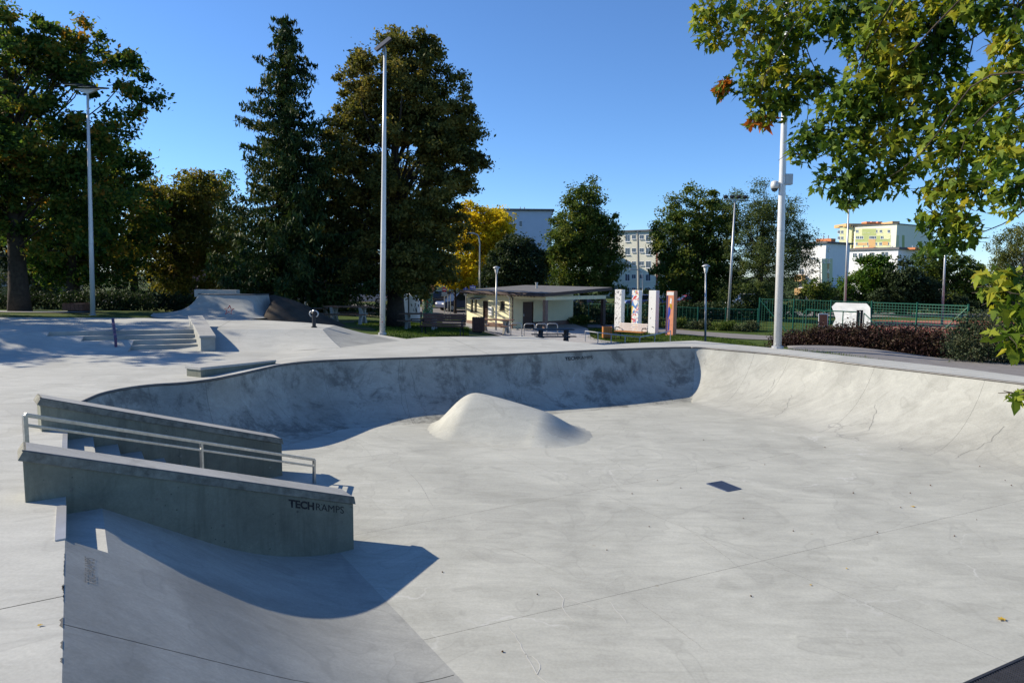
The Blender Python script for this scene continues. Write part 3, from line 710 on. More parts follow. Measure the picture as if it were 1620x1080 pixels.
for i in range(15):
    rowsE.append([])
    for j in range(23):
        x = -14.4 + 8.8 * j / 22; y = 23.2 + 5.6 * i / 14; g0 = max(G(x, y), UP - .25 if y < 23.6 else G(x, y)) - .1
        py_ = sstep(23.5, 25.3, y) * (1 - sstep(26.4, 28.8, y)); px_ = 1 - sstep(-9.3, -6.0, x) if x > -9.3 else sstep(-11.2, -10.2, x)
        if x < -8.9: py_ *= sstep(25.2, 25.9, y)
        rowsE[-1].append((x, y, g0 + px_ * py_ * (zq - .06 - g0) + random.uniform(-.03, .03)))
tag(hm.grid(rowsE).build('earth_bank', 'soil', smooth=True), kind='structure')
# drinking post
dp = at(497, 518, UP)
bo = thing('drinking_post', dp, 'dark metal drinking post with rounded spouts on the upper deck', 'drinking fountain')
MB().lathe([(.085, 0), (.085, .03), (.055, .04), (.055, .40), (.07, .43), (.045, .47)], dp, 12).build('column', 'dark_metal', bo)
for s in (-1, 1):
    MB().tube([dp + Vector((s * (.04 + .085 * math.sin(a)), 0, .30 + .085 * (1 - math.cos(a)) + .02)) for a in np.linspace(.2, 3.0, 9)], .02, 6).build('spout', 'galv', bo, smooth=True)
MB().lathe([(.03, .46), (.05, .49), (.03, .52), (.0, .525)], dp, 10).build('knob', 'galv', bo)

# ------------------------------------------------------------------ terrain, paths, road
HULL = [(p.x, p.y) for p in [tn(-6.2, 0, 0), Vector((-24, tn(-6.2, 0, 0).y, 0)), Vector((-24, 22.9, 0)), Vector((-12.5, 23.2, 0)), Vector((-8.6, 23.0, 0)), Vector((-6.6, 22.0, 0))] + far_edge + strip + [fb + Vector((fd.y, -fd.x, 0)) * .3, fa + Vector((fd.y, -fd.x, 0)) * .3]]
def terrain_z(x, y):
    z = G(x, y)
    if -26 < x < 18 and -8 < y < 25 and inside(x, y, HULL):
        d = min(dist_seg(x, y, HULL[i - 1], HULL[i]) for i in range(len(HULL)))
        z = min(z, -.03 if y > 10 or x < -2 else FL - .02) - 2.2 * sstep(.05, .5, d)
    return z
def ticks(lo, hi, fine0, fine1, fs):
    a = list(np.arange(fine0, fine1, fs)); s = fs; x = fine1
    while x < hi: a.append(x); s *= 1.35; x += s
    s = fs; x = fine0 - s
    while x > lo: a.insert(0, x); s *= 1.35; x -= s
    return a
TX = ticks(-3000, 3000, -26, 24, .55); TY = ticks(-600, 4000, -3, 50, .55)
tag(MB().grid([[(x, y, terrain_z(x, y)) for x in TX] for y in TY]).build('ground', 'lawn', smooth=True), kind='structure')
def drape(name, pts, mat, lift, step=1.0):
    P = [(p[0], p[1]) for p in pts]; P = [tuple(v) for v in resample([Vector((*p, 0)) for p in P + [P[0]]], step)][:-1]
    return tag(cdt([p[:2] for p in P], lambda x, y: G(x, y) + lift, step).build(name, mat, smooth=True), kind='structure')
far = lambda px, D: onG(px, D)
drape('forecourt', [far(735, 37.5), far(818, 33), far(905, 31), far(1005, 30), far(1000, 34), far(935, 38), far(930, 44), far(905, 50), far(700, 52), far(700, 46)], 'paving', .035)
drape('path', [far(1085, 22.6), far(1240, 20.6), far(1225, 33), far(1245, 37.5), far(1130, 40.5), far(930, 45.0), far(930, 48.4), far(1130, 44.0), far(1260, 41.0), far(1420, 36), far(1412, 33), far(1275, 33), far(1300, 24), far(1420, 21), far(1560, 19.5), far(1700, 18), far(1700, 16.2), far(1560, 17.6), far(1420, 18.9), far(1260, 20.1), far(1165, 21.2)], 'asphalt', .03)
p2s = [q_ + Vector((.22, .3, 0)) for q_ in strip]; hb_ = [onG(1245, 23.6), onG(1330, 21.6), onG(1420, 20.6), onG(1500, 19.9), onG(1560, 18.6), onG(1720, 16.8)]
drape('verge_path', p2s + hb_[::-1], 'asphalt', .034, .5)
drape('road', [(-70, 61), (-20, 58), (10, 60), (60, 64), (120, 64), (120, 71), (60, 71), (10, 67), (-20, 65), (-70, 68)], 'asphalt', .05, 4)
drape('car_park', [(-70, 68.2), (-20, 65.2), (-20, 76), (-70, 79)], 'asphalt', .03, 4)
drape('court', [far(1330, 44), far(1620, 36), far(1800, 40), far(1660, 58), far(1330, 58)], 'court_red', .03, 2)
drape('garden_path', [(-45, 27.8), (-18.5, 28.9), (-18.5, 30.3), (-45, 29.4)], 'paving', .03)

# ------------------------------------------------------------------ vegetation
def leaf_quads(Cn, size, up=.35, droop=0.0, aspect=.55, jit=.35, r=None):
    r = r or rng; n = len(Cn)
    nr = r.normal(size=(n, 3)); nr[:, 2] += up; nr /= np.linalg.norm(nr, axis=1)[:, None]
    a = r.normal(size=(n, 3)); a[:, 2] -= droop; a -= nr * (a * nr).sum(1)[:, None]; a /= np.linalg.norm(a, axis=1)[:, None] + 1e-9
    b = np.cross(nr, a); s = size * (1 + jit * r.uniform(-1, 1, n))[:, None]
    V = np.stack([Cn - a * s * .5, Cn + b * s * aspect * .5 + nr * s * .06, Cn + a * s * .5, Cn - b * s * aspect * .5 + nr * s * .06], 1)
    return V.reshape(-1, 3)
MAPLE = np.array([(0, -.06), (.08, -.04), (.31, -.10), (.21, .08), (.47, .40), (.19, .33), (.21, .56), (0, 1.0), (-.21, .56), (-.19, .33), (-.47, .40), (-.21, .08), (-.31, -.10), (-.08, -.04)])
def leaf_maple(Cn, size, droop=.8, r=None):
    r = r or rng; n = len(Cn); k = len(MAPLE)
    nr = r.normal(size=(n, 3)) * .8; nr[:, 2] += .5; nr[:, 1] -= .2; nr[:, 0] -= .35; nr /= np.linalg.norm(nr, axis=1)[:, None]
    a = r.normal(size=(n, 3)) * .6; a[:, 2] -= droop; a -= nr * (a * nr).sum(1)[:, None]; a /= np.linalg.norm(a, axis=1)[:, None] + 1e-9
    b = np.cross(nr, a); s = (size * (.55 + .9 * r.uniform(size=n)))[:, None, None]; cs = r.uniform(-.3, 1.3, n)[:, None, None]
    curl = (np.abs(MAPLE[:, 0]) * .55 - (MAPLE[:, 1] - .2) ** 2 * .45)[None, :, None]
    V = Cn[:, None, :] + (b[:, None, :] * MAPLE[None, :, 0:1] + a[:, None, :] * MAPLE[None, :, 1:2] + nr[:, None, :] * curl * cs) * s
    return V.reshape(-1, 3)
def in_lobes(lobes, n, r, shell=.45):
    w = np.array([l[3] * l[4] * l[5] for l in lobes]) ** .8; w /= w.sum(); idx = r.choice(len(lobes), n, p=w)
    L = np.array(lobes)[idx]; d = r.normal(size=(n, 3)); d /= np.linalg.norm(d, axis=1)[:, None]
    f = (shell + (1 - shell) * r.uniform(size=n) ** .6)[:, None]
    return L[:, :3] + d * f * L[:, 3:6]
def bough(m, a, b, r0, r1, seed, wob=.12, n=7, sag=0.0, sides=6):
    rr = random.Random(seed); a = Vector(a); b = Vector(b); L = (b - a).length
    o = [Vector((rr.uniform(-1, 1), rr.uniform(-1, 1), rr.uniform(-.5, 1))) * L * wob for _ in range(2)]
    pts = []
    for k in range(n):
        t = k / (n - 1); p = a.lerp(b, t) + o[0] * math.sin(math.pi * t) + o[1] * math.sin(2 * math.pi * t) * .4; p.z += L * sag * math.sin(math.pi * t); pts.append(p)
    m.tube(pts, [r0 + (r1 - r0) * (k / (n - 1)) ** .8 for k in range(n)], sides)
    return pts
def make_tree(name, label, loc, lobes, ncl, per, leaf, lmat, tr, seed, clr=.7, bark='bark', fork=.35, cat='tree', nb=14, droop=.0, up=.35, aspect=.55, group=None, shell=.4, topz=None, flat=.7, lean=(0, 0)):
    """tapered trunk with limbs reaching into a crown of leaf clusters; lobes are local ellipsoids"""
    r = np.random.default_rng(seed); loc = Vector(loc)
    t = thing(name, loc, label, cat, group)
    cen = in_lobes(lobes, ncl, r, shell)
    top = topz or max(l[2] + l[5] * .6 for l in lobes); zlow = min(l[2] - l[5] for l in lobes)
    m = MB(); fz = max(.6, fork * top)
    trunk = [loc + Vector((lean[0] * k / 6 + .06 * math.sin(k * 1.7 + seed) * k / 6, lean[1] * k / 6 + .06 * math.cos(k * 2.1 + seed) * k / 6, top * k / 6 - (.15 if k == 0 else 0))) for k in range(7)]
    rad = [tr * f for f in (1.45, 1.0, .8, .62, .42, .25, .08)]
    pts = []; rs_ = []
    for k in range(6):
        for u in (0, .5): pts.append(trunk[k].lerp(trunk[k + 1], u)); rs_.append(rad[k] + (rad[k + 1] - rad[k]) * u)
    rs_[1] = rad[0] * .8
    m.tube(pts + [trunk[6]], rs_ + [rad[6]], 9); m.build('trunk', bark, t, smooth=True)
    lm = MB(); order = r.permutation(len(cen))[:nb * 4]
    for j, ci in enumerate(order):
        c = Vector(cen[ci]) + loc; zz = min(top * .92, max(fz * (.75 + .4 * random.random()), (c.z - loc.z) * .62)); k = zz / top * 6; i = min(5, int(k))
        a = trunk[i].lerp(trunk[i + 1], k - i); rr0 = tr * (.42 if j < nb else .16) * (1 - .55 * zz / top)
        bough(lm, a, c, rr0, .018, seed * 100 + j, .10, 6, .06, 5 if j < nb else 4)
    lm.build('limbs', bark, t, smooth=True)
    sz = (.45 + .75 * r.uniform(size=ncl)) * clr
    reps = np.repeat(np.arange(ncl), per)
    g = r.normal(size=(ncl * per, 3)) * .43
    P = cen[reps] + g * sz[reps][:, None] * np.array([1, 1, flat]); P[:, 2] -= droop * r.uniform(size=len(P)) * clr
    V = leaf_quads(P, leaf, up, droop * 2, aspect, .4, r) + np.array(loc)
    np_mesh('crown', V, 4, lmat, t)
    return t
def lob(base, D, items):
    """crown lobes from sight angles: (px, py, rx_px, ry_px) at distance D -> local ellipsoids"""
    out = []
    for px, py, rx, ry, *dz in items:
        c = atd(px, py, D + (dz[0] if dz else 0)); out.append((c.x - base.x, c.y - base.y, c.z - base.z, rx * D / FPX, min(rx, ry) * D / FPX * .95, ry * D / FPX))
    return out
# left oak with turning leaves
b = onG(32, 30)
make_tree('oak_tree', 'tall broad oak with green and russet leaves behind the left light pole', b, lob(b, 30, [(40, 130, 95, 90), (105, 70, 60, 45), (150, 110, 70, 55), (205, 130, 55, 40), (175, 200, 80, 35), (60, 240, 120, 80), (20, 40, 70, 40), (-60, 180, 110, 150, 2), (130, 290, 90, 60), (30, 340, 120, 60), (225, 158, 40, 26), (-20, 300, 90, 60), (90, 380, 100, 45)]), 430, 150, .19, 'oak_leaf', .34, 11, .62, nb=22, fork=.25, shell=.25)
b = onG(118, 37)
make_tree('oak_tree', 'dark dense tree with a straight trunk between the oak and the rust tree', b, lob(b, 37, [(140, 300, 90, 60), (110, 250, 70, 55), (180, 350, 80, 60), (90, 370, 90, 60), (190, 270, 45, 40), (130, 420, 90, 40)]), 260, 120, .22, 'oak_leaf', .3, 12, .75, nb=12)
b = onG(284, 42)
make_tree('rust_tree', 'rounded tree with rust brown autumn leaves behind the quarter pipe', b, lob(b, 42, [(280, 310, 55, 50), (245, 330, 45, 50), (315, 320, 45, 45), (270, 390, 75, 50), (330, 380, 50, 50), (280, 440, 80, 30)]), 260, 130, .2, 'rust_leaf', .28, 13, .8, nb=14)
b = onG(345, 50)
make_tree('ash_tree', 'bright green small tree showing between the rust tree and the spruce', b, lob(b, 50, [(345, 300, 28, 32), (335, 350, 40, 40), (360, 400, 45, 45)]), 100, 100, .2, 'lightgreen_leaf', .2, 14, .8, nb=8)
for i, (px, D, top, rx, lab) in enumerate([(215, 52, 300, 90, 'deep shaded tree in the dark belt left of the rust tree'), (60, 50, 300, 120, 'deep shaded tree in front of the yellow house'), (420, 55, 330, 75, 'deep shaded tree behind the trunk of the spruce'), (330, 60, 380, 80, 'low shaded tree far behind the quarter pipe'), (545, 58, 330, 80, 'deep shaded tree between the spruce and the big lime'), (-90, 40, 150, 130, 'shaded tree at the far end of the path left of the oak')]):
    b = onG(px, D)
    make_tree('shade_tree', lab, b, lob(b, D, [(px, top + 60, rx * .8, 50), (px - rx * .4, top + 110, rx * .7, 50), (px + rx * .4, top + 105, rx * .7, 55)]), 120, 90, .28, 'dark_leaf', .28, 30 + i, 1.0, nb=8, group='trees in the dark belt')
# trees beyond the left edge of the picture: they throw the dappled shade on the deck
for i, (x, y, h, lab) in enumerate([(-27, 22.5, 10.5, 'spreading tree left of the upper deck that shades its steps'), (-24, 27.4, 9.5, 'spreading tree farther left on the lawn by the garden path'), (-23.5, 19.2, 9, 'spreading tree on the left lawn level with the shallow steps')]):
    make_tree('shade_tree', lab, (x, y, G(x, y)), [(0, 0, h * .62, 3.4, 2.6, h * .27), (1.6, .5, h * .75, 2.2, 2.0, h * .2), (-1.5, -1, h * .55, 2.6, 2.0, h * .2)], 120, 110, .22, 'oak_leaf', .3, 50 + i, .7, nb=10)
# big lime
b = onG(626, 35)
make_tree('lime_tree', 'huge dark lime tree with a thick trunk behind the tall light pole', b, lob(b, 35, [(640, 130, 80, 75), (680, 170, 75, 80), (590, 170, 65, 75), (560, 260, 60, 90), (640, 280, 105, 110), (715, 250, 55, 80), (700, 360, 55, 60), (600, 390, 85, 55), (550, 370, 45, 60), (655, 90, 42, 42), (560, 130, 30, 34), (735, 200, 34, 34), (745, 260, 26, 30), (680, 420, 45, 28), (530, 425, 36, 36), (600, 440, 62, 26), (705, 432, 34, 24), (640, 350, 90, 60), (522, 330, 40, 60), (545, 410, 50, 50), (612, 420, 70, 40, -2), (662, 425, 55, 36, -2), (650, 455, 60, 16, -1), (500, 250, 26, 50)]), 900, 180, .18, 'lime_leaf', .38, 115, .55, nb=24, fork=.22, shell=.3)
b = onG(648, 52)
make_tree('lime_tree', 'second slimmer trunk tree behind the huge lime and the white panels', b, lob(b, 44, [(675, 380, 50, 45), (650, 340, 45, 50), (690, 420, 34, 22)]), 90, 100, .22, 'lime_leaf', .3, 16, .8, nb=8)
# background broadleaf trees to the right
def bgtree(name, px, D, items, n, per, leaf, mat, seed, label, tr=.25, clr=.8, **k):
    b = onG(px, D); return make_tree(name, label, b, lob(b, D, items), n, per, leaf, mat, tr, seed, clr, nb=10, **k)
bgtree('yellow_tree', 758, 66, [(770, 360, 42, 36), (740, 375, 34, 36), (790, 365, 26, 26), (765, 400, 45, 34), (745, 345, 30, 24), (720, 400, 22, 30)], 210, 110, .27, 'yellow_leaf', 17, 'bright golden yellow tree beside the huge lime', .25, .85, up=.1)
bgtree('yellow_tree', 720, 60, [(712, 440, 20, 20), (735, 445, 18, 18), (725, 425, 22, 18)], 70, 90, .22, 'yellow_leaf', 18, 'small orange yellow tree under the golden one by the parking signs', .12, .6)
bgtree('green_tree', 748, 70, [(745, 425, 26, 26), (755, 450, 24, 20)], 70, 90, .25, 'green_leaf', 19, 'small green tree beneath the golden yellow tree', .15, .8)
bgtree('dark_tree', 815, 58, [(812, 405, 36, 34), (790, 425, 28, 30), (838, 420, 26, 32), (815, 440, 45, 24), (790, 448, 30, 16), (845, 448, 24, 16)], 260, 120, .21, 'dark_leaf', 20, 'dark grey green rounded tree directly behind the cabin', .22, .7)
bgtree('tall_tree', 922, 60, [(925, 318, 30, 36), (915, 370, 45, 45), (945, 375, 36, 50), (895, 400, 32, 45), (925, 420, 55, 40), (960, 425, 26, 36), (880, 370, 18, 26), (900, 450, 42, 18), (950, 455, 40, 18)], 400, 130, .22, 'green_leaf', 21, 'tall tapering green tree behind the cabin roof', .3, .75)
bgtree('rust_tree', 858, 64, [(858, 412, 16, 16), (868, 430, 16, 18)], 40, 80, .22, 'rust_leaf', 22, 'small reddish tree tucked beside the tall tapering tree', .12, .6)
bgtree('round_tree', 1100, 58, [(1095, 335, 48, 42), (1070, 380, 42, 50), (1130, 365, 42, 50), (1100, 420, 62, 50), (1060, 440, 30, 36), (1140, 440, 36, 40), (1100, 462, 60, 24)], 430, 130, .21, 'green_leaf', 23, 'dense round green tree behind the floodlight mast', .32, .75)
bgtree('willow_tree', 1200, 55, [(1190, 330, 40, 45), (1225, 350, 45, 50), (1180, 390, 45, 50), (1235, 410, 50, 50), (1200, 445, 60, 36), (1270, 400, 26, 40), (1195, 468, 62, 22), (1230, 380, 45, 60)], 400, 110, .19, 'willow_leaf', 24, 'feathery light green tree with loose upright twigs behind the right pole', .25, .8, aspect=.3, up=0.0)
bgtree('small_tree', 1288, 62, [(1285, 455, 18, 16), (1300, 462, 18, 13)], 40, 70, .2, 'green_leaf', 25, 'small shrubby tree before the white gable house', .1, .6)
bgtree('light_tree', 1378, 66, [(1380, 430, 32, 28), (1360, 455, 34, 28), (1400, 455, 30, 26)], 150, 100, .24, 'lightgreen_leaf', 26, 'fresh green tree in front of the white apartment house', .2, .75)
bgtree('dark_tree', 1430, 64, [(1428, 445, 30, 34), (1405, 465, 30, 24), (1455, 465, 34, 28)], 150, 100, .24, 'dark_leaf', 27, 'dark conifer like tree right of the fresh green tree', .2, .75)
bgtree('ash_tree', 1495, 70, [(1475, 415, 34, 28), (1510, 430, 38, 34), (1490, 460, 46, 30), (1535, 450, 26, 36)], 190, 100, .26, 'green_leaf', 28, 'green tree with layered boughs behind the far court mast', .22, .8)
bgtree('birch_tree', 1612, 60, [(1600, 385, 34, 34), (1640, 390, 45, 45), (1590, 430, 30, 40), (1630, 450, 40, 40)], 220, 100, .17, 'birch_leaf', 29, 'pale drooping birch at the edge of the court', .16, .7, bark='bark_pale', droop=.8, aspect=.45)
for i, (px, D, rx, lab) in enumerate([(1340, 95, 70, 'low tree mass right of the white gable house'), (1560, 90, 80, 'low tree mass behind the parked silver car'), (1010, 85, 40, 'low tree in front of the cream apartment block'), (1180, 80, 60, 'low tree mass behind the feathery tree')]):
    bgtree('far_tree', px, D, [(px, 462, rx, 16), (px - rx * .5, 470, rx * .6, 14), (px + rx * .5, 466, rx * .6, 16)] if i != 2 else [(1020, 470, 14, 8)], 90, 70, .32, 'dark_leaf', 60 + i, lab, .2, .9, group='low trees far behind')
# spruce
def spruce(loc, H, Rb, seed, label):
    r = np.random.default_rng(seed); rr = random.Random(seed); loc = Vector(loc); t = thing('spruce_tree', loc, label, 'tree')
    MB().tube([loc + Vector((.05 * math.sin(k), 0, H * k / 8 - .1)) for k in range(9)], [.26 * (1 - k / 8) ** .85 + .012 for k in range(9)], 9).build('trunk', 'bark', t, smooth=True)
    bm_ = MB(); pts = []
    z = H * .12
    while z < H * .985:
        f = 1 - z / H; Lb = Rb * (f ** .72) * (1.0 if f < .8 else 1 - (f - .8) * 1.2); nb = 6 if f > .3 else 5
        a0 = rr.uniform(0, 6.28)
        for k in range(nb):
            L = Lb * rr.uniform(.45, 1.2) + .12; an = a0 + 6.283 * k / nb + rr.uniform(-.3, .3); d = Vector((math.cos(an), math.sin(an), 0))
            n = max(4, int(L / .13)); br = []
            for q in range(n + 1):
                u = q / n; br.append(loc + d * L * u + Vector((0, 0, z - L * (.42 * u - .36 * u ** 2.3) * (1.0 if f > .25 else .35 - .8 * u))))
            bm_.tube(br, [.035 * (1 - u / (n + 1)) * (.4 + f) + .004 for u in range(n + 1)], 4)
            for q in range(1, n + 1):
                u = q / n; p = br[q]
                sidew = L * .2 * (1 - u * .6) + .07
                for _ in range(int(10 + 16 * f)):
                    side = Vector((-d.y, d.x, 0)) * rr.uniform(-1, 1) * sidew
                    pts.append(p + side + d * rr.uniform(-.1, .1) - Vector((0, 0, abs(rr.gauss(0, .28)) * (.3 + f))))
        z += H * .034 * (.7 + .6 * f)
    bm_.build('limbs', 'bark', t)
    P = np.array([tuple(p) for p in pts]); n = len(P)
    V = leaf_quads(P, .27, .0, 2.2, .3, .5, r); np_mesh('crown', V, 4, 'spruce_leaf', t)
    print('spruce', n)
b = onG(461, 33); spruce(b, (atd(453, 18, 33).z - b.z), 4.1, 5, 'tall dark pointed spruce beside the huge lime')

# near maple whose boughs hang into view from the right
mb_ = Vector((10.8, 6.0, G(10.8, 6.0)))
mp = thing('maple_tree', mb_, 'silver maple with lobed green leaves hanging over the bowl', 'tree')
tk = [mb_ + Vector((0, 0, -.1)), mb_ + Vector((-.1, .1, 1.5)), mb_ + Vector((-.3, .2, 3.2)), mb_ + Vector((-.9, .8, 5.2)), mb_ + Vector((-1.6, 1.4, 7.2))]
tkc = chaikin(tk, 2)
MB().tube(tkc, [.34 - .25 * k / len(tkc) for k in range(len(tkc))], 10).build('trunk', 'bark', mp, smooth=True)
spray = [(1130, 22, 40, 30, 9.6), (1185, 30, 50, 40, 9.4), (1250, 35, 50, 45, 9.2), (1215, 95, 55, 40, 9.3), (1255, 130, 45, 40, 9.2), (1225, 165, 45, 28, 9.3), (1145, 138, 16, 18, 9.6), (1130, 62, 28, 14, 9.6), (1190, 135, 30, 24, 9.4), (1205, 192, 22, 10, 9.4),
         (1320, 25, 55, 40, 8.8), (1380, 40, 60, 60, 8.4), (1430, 60, 60, 70, 8.2), (1390, 130, 60, 55, 8.4), (1350, 170, 60, 45, 8.6), (1440, 150, 50, 50, 8.2), (1300, 130, 34, 24, 9.0), (1290, 215, 46, 28, 9.0), (1360, 230, 60, 40, 8.6), (1420, 215, 45, 40, 8.3), (1330, 285, 48, 26, 8.8), (1390, 290, 45, 26, 8.6), (1345, 320, 24, 12, 8.8), (1265, 245, 20, 18, 9.0), (1430, 270, 30, 20, 8.4),
         (1500, 20, 60, 40, 7.9), (1490, 90, 40, 40, 8.0), (1570, 15, 70, 25, 7.4), (1600, 60, 35, 40, 7.2), (1510, 165, 45, 40, 7.9), (1550, 150, 40, 35, 7.6), (1595, 130, 40, 40, 7.2), (1500, 235, 50, 45, 7.9), (1550, 215, 45, 40, 7.6), (1600, 215, 35, 50, 7.0), (1520, 300, 45, 40, 7.9), (1480, 345, 36, 28, 8.2), (1520, 360, 34, 30, 8.0), (1600, 300, 34, 40, 6.8), (1575, 260, 26, 30, 7.3), (1470, 300, 20, 16, 8.2), (1495, 388, 40, 14, 8.2),
         (1590, 440, 42, 26, 5.2), (1610, 480, 34, 32, 5.0), (1600, 530, 26, 22, 5.0), (1570, 460, 20, 12, 5.2), (1612, 625, 10, 6, 4.6), (1612, 555, 16, 12, 5.0)]
LB = []; lt = MB(); red = []
hubs = [mb_ + Vector((-1.5, 1.3, 6.9)), mb_ + Vector((-.9, .8, 5.2)), mb_ + Vector((-.5, .45, 4.0))]
mains = [bough(lt, hubs[0], atd(1300, -60, 9.2), .11, .03, 1, .05, 14, .08), bough(lt, hubs[0], atd(1440, -70, 8.4), .11, .035, 2, .05, 14, .08), bough(lt, hubs[1], atd(1560, -40, 7.6), .09, .03, 3, .05, 12, .12), bough(lt, hubs[1], atd(1660, 120, 7.0), .08, .03, 4, .05, 10, .1), bough(lt, hubs[2], atd(1690, 420, 5.4), .06, .02, 5, .05, 10, .12), bough(lt, hubs[0], atd(1180, -70, 9.5), .1, .02, 6, .05, 14, .06), bough(lt, hubs[2], atd(1650, 300, 6.6), .06, .02, 15, .05, 10, .1)]
allp = [p for m in mains for p in m[3:]]
for i, (px, py, rx, ry, D) in enumerate(spray):
    D2 = D + .5; c = atd(px, py, D2); k = D2 / FPX
    near = sorted(range(len(allp)), key=lambda q: (allp[q] - c).length + max(0, c.z - allp[q].z) * 2)[:7]; j = near[(i * 5) % 7]
    bough(lt, allp[j], c, .013 if rx > 25 else .008, .005, 300 + i, .16, 9, .06, 5)
    for q in range(5):
        e = c + Vector((random.uniform(-1, 1) * rx * k, random.uniform(-.4, .4), random.uniform(-1, .8) * ry * k)); bough(lt, c, e, .007, .003, 900 + i * 7 + q, .12, 5, .05, 4)
    n = int(max(12, rx * ry * .115 * (D / 8) ** 1.5)); g = rng.normal(size=(n, 3)); g /= np.linalg.norm(g, axis=1)[:, None]; g *= rng.uniform(size=(n, 1)) ** .45
    P = np.array(c) + g * np.array([rx * k * 1.02, max(.22, min(rx, ry) * k * 1.1), ry * k * 1.02]); LB.append(P)
    if i in (6, 9): red.append(P[:len(P) // 2])
# the rest of the crown above and to the right of the picture
rest = in_lobes([(9.5, 6.2, 7.4, 2.2, 2.2, 1.8), (10.6, 5.4, 8.0, 2.6, 2.4, 1.9), (12.2, 7.0, 7.2, 2.4, 2.4, 1.8), (11.6, 4.2, 6.6, 2.4, 2.0, 1.5)], 2200, rng, .4)
lt.build('limbs', 'bark', mp, smooth=True)
np_mesh('crown', leaf_maple(np.concatenate(LB + [rest]), .108), len(MAPLE), 'maple_leaf', mp)
np_mesh('red_leaves', leaf_maple(np.concatenate(red), .14), len(MAPLE), 'maple_red', mp)

# shrubs and hedges
def shrub(name, label, loc, lobes, n, leaf, mat, seed, aspect=.5, up=.3, twig=30, cat='shrub', group=None, clr=.16, per=14):
    r = np.random.default_rng(seed); loc = Vector(loc); t = thing(name, loc, label, cat, group)
    cen = in_lobes(lobes, n // per, r, .35); reps = np.repeat(np.arange(len(cen)), per)
    P = cen[reps] + r.normal(size=(len(reps), 3)) * clr * .6; P = P + np.array(loc)
    gz = np.array([G(x, y) for x, y in P[::per, :2]]); gz = np.repeat(gz, per)[:len(P)]; P[:, 2] = np.maximum(P[:, 2], gz + .02)
    np_mesh('foliage', leaf_quads(P, leaf, up, 0, aspect, .4, r), 4, mat, t)
    m = MB()
    for k in range(twig):
        c = Vector(cen[r.integers(len(cen))]) + loc; a = Vector((c.x * .55 + loc.x * .45, c.y * .55 + loc.y * .45, 0)); a.z = G(a.x, a.y) - .02
        bough(m, a, c + Vector((0, 0, .12)), .012, .004, seed * 50 + k, .1, 5, .05, 4)
    tag(m.build('stems', 'bark', t), kind='stuff'); return t
hg0, hg1 = onG(1262, 23.2), onG(1490, 20.6)
for i in range(6):
    c = hg0.lerp(hg1, i / 5); c.z = G(c.x, c.y)
    labs = ['dark purple barberry bush next to the right light pole', 'dark purple barberry bush second from the right light pole in the hedge', 'dark purple barberry bush third from the right light pole in the hedge', 'dark purple barberry bush fourth from the right light pole in the hedge', 'dark purple barberry bush fifth from the right light pole in the hedge', 'dark purple barberry bush at the end of the hedge by the green bush']
    h = .95 - .05 * (i % 2) - (.18 if i == 0 else 0)
    shrub('barberry_bush', labs[i], c, [(0, 0, h * .5, .85, .65, h * .5), (.2, 0, h * .6, .6, .5, h * .45), (-.35, .1, h * .45, .6, .5, h * .42)], 5200, .075, 'barberry_leaf', 70 + i, .5, .1, 40, group='barberry hedge')
c = onG(1582, 17.6); shrub('green_bush', 'large grey green bush at the end of the purple hedge', c, [(0, 0, .65, 1.15, .9, .72), (-.7, 0, .45, .65, .6, .5), (.8, .1, .8, .9, .8, .6)], 15000, .07, 'bush_leaf', 80, .45, .2, 60)
for i, (px, D, w, h, lab) in enumerate([(170, 33, 2.2, 1.0, 'dark clipped hedge behind the left light pole'), (235, 36, 2.4, 1.1, 'dark hedge between the left pole and the quarter pipe'), (60, 36, 2.6, .9, 'dark hedge in front of the yellow house'), (480, 47, 3.0, 1.0, 'dark low hedge behind the picnic tables and spruce'), (560, 47, 3.0, 1.0, 'dark low hedge behind the picnic tables near the lime'), (395, 46, 2.6, .9, 'dark low hedge right of the earth bank'), (20, 47, 4.5, 2.4, 'tall dark hedge added to block horizon light before the yellow house'), (190, 50, 4.5, 2.6, 'tall dark hedge added to block horizon light behind the rust tree trunk'), (330, 50, 4.5, 2.4, 'tall dark hedge added to block horizon light behind the quarter pipe')]):  # the tall ones are added to keep horizon light out of the tree belt
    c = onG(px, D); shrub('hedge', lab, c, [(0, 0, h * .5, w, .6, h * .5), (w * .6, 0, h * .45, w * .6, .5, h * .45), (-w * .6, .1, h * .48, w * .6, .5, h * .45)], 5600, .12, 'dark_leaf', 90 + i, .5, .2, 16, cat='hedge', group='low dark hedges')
for i, (px, D, w, h, lab) in enumerate([(930, 55, 4, 1.5, 'dark hedge seen under the cabin porch roof'), (1010, 54, 4, 1.4, 'dark hedge behind the white art pillars'), (1090, 53, 4, 1.5, 'dark hedge behind the fence right of the orange pillar'), (1170, 55, 4, 1.5, 'dark hedge behind the floodlight mast'), (1250, 62, 5, 2.2, 'dark hedge behind the corner of the ball court'), (1360, 66, 5, 2.4, 'dark hedge behind the white tarpaulin'), (1460, 66, 5, 2.4, 'dark hedge at the far side of the ball court'), (1590, 70, 5, 2.0, 'dark hedge under the birch')]):
    c = onG(px, D); shrub('hedge', lab, c, [(0, 0, h * .5, w, .8, h * .5), (w * .6, 0, h * .45, w * .6, .7, h * .45), (-w * .6, .1, h * .48, w * .6, .7, h * .45)], 5600, .2, 'dark_leaf', 130 + i, .55, .2, 12, cat='hedge', group='hedges beyond the fence')
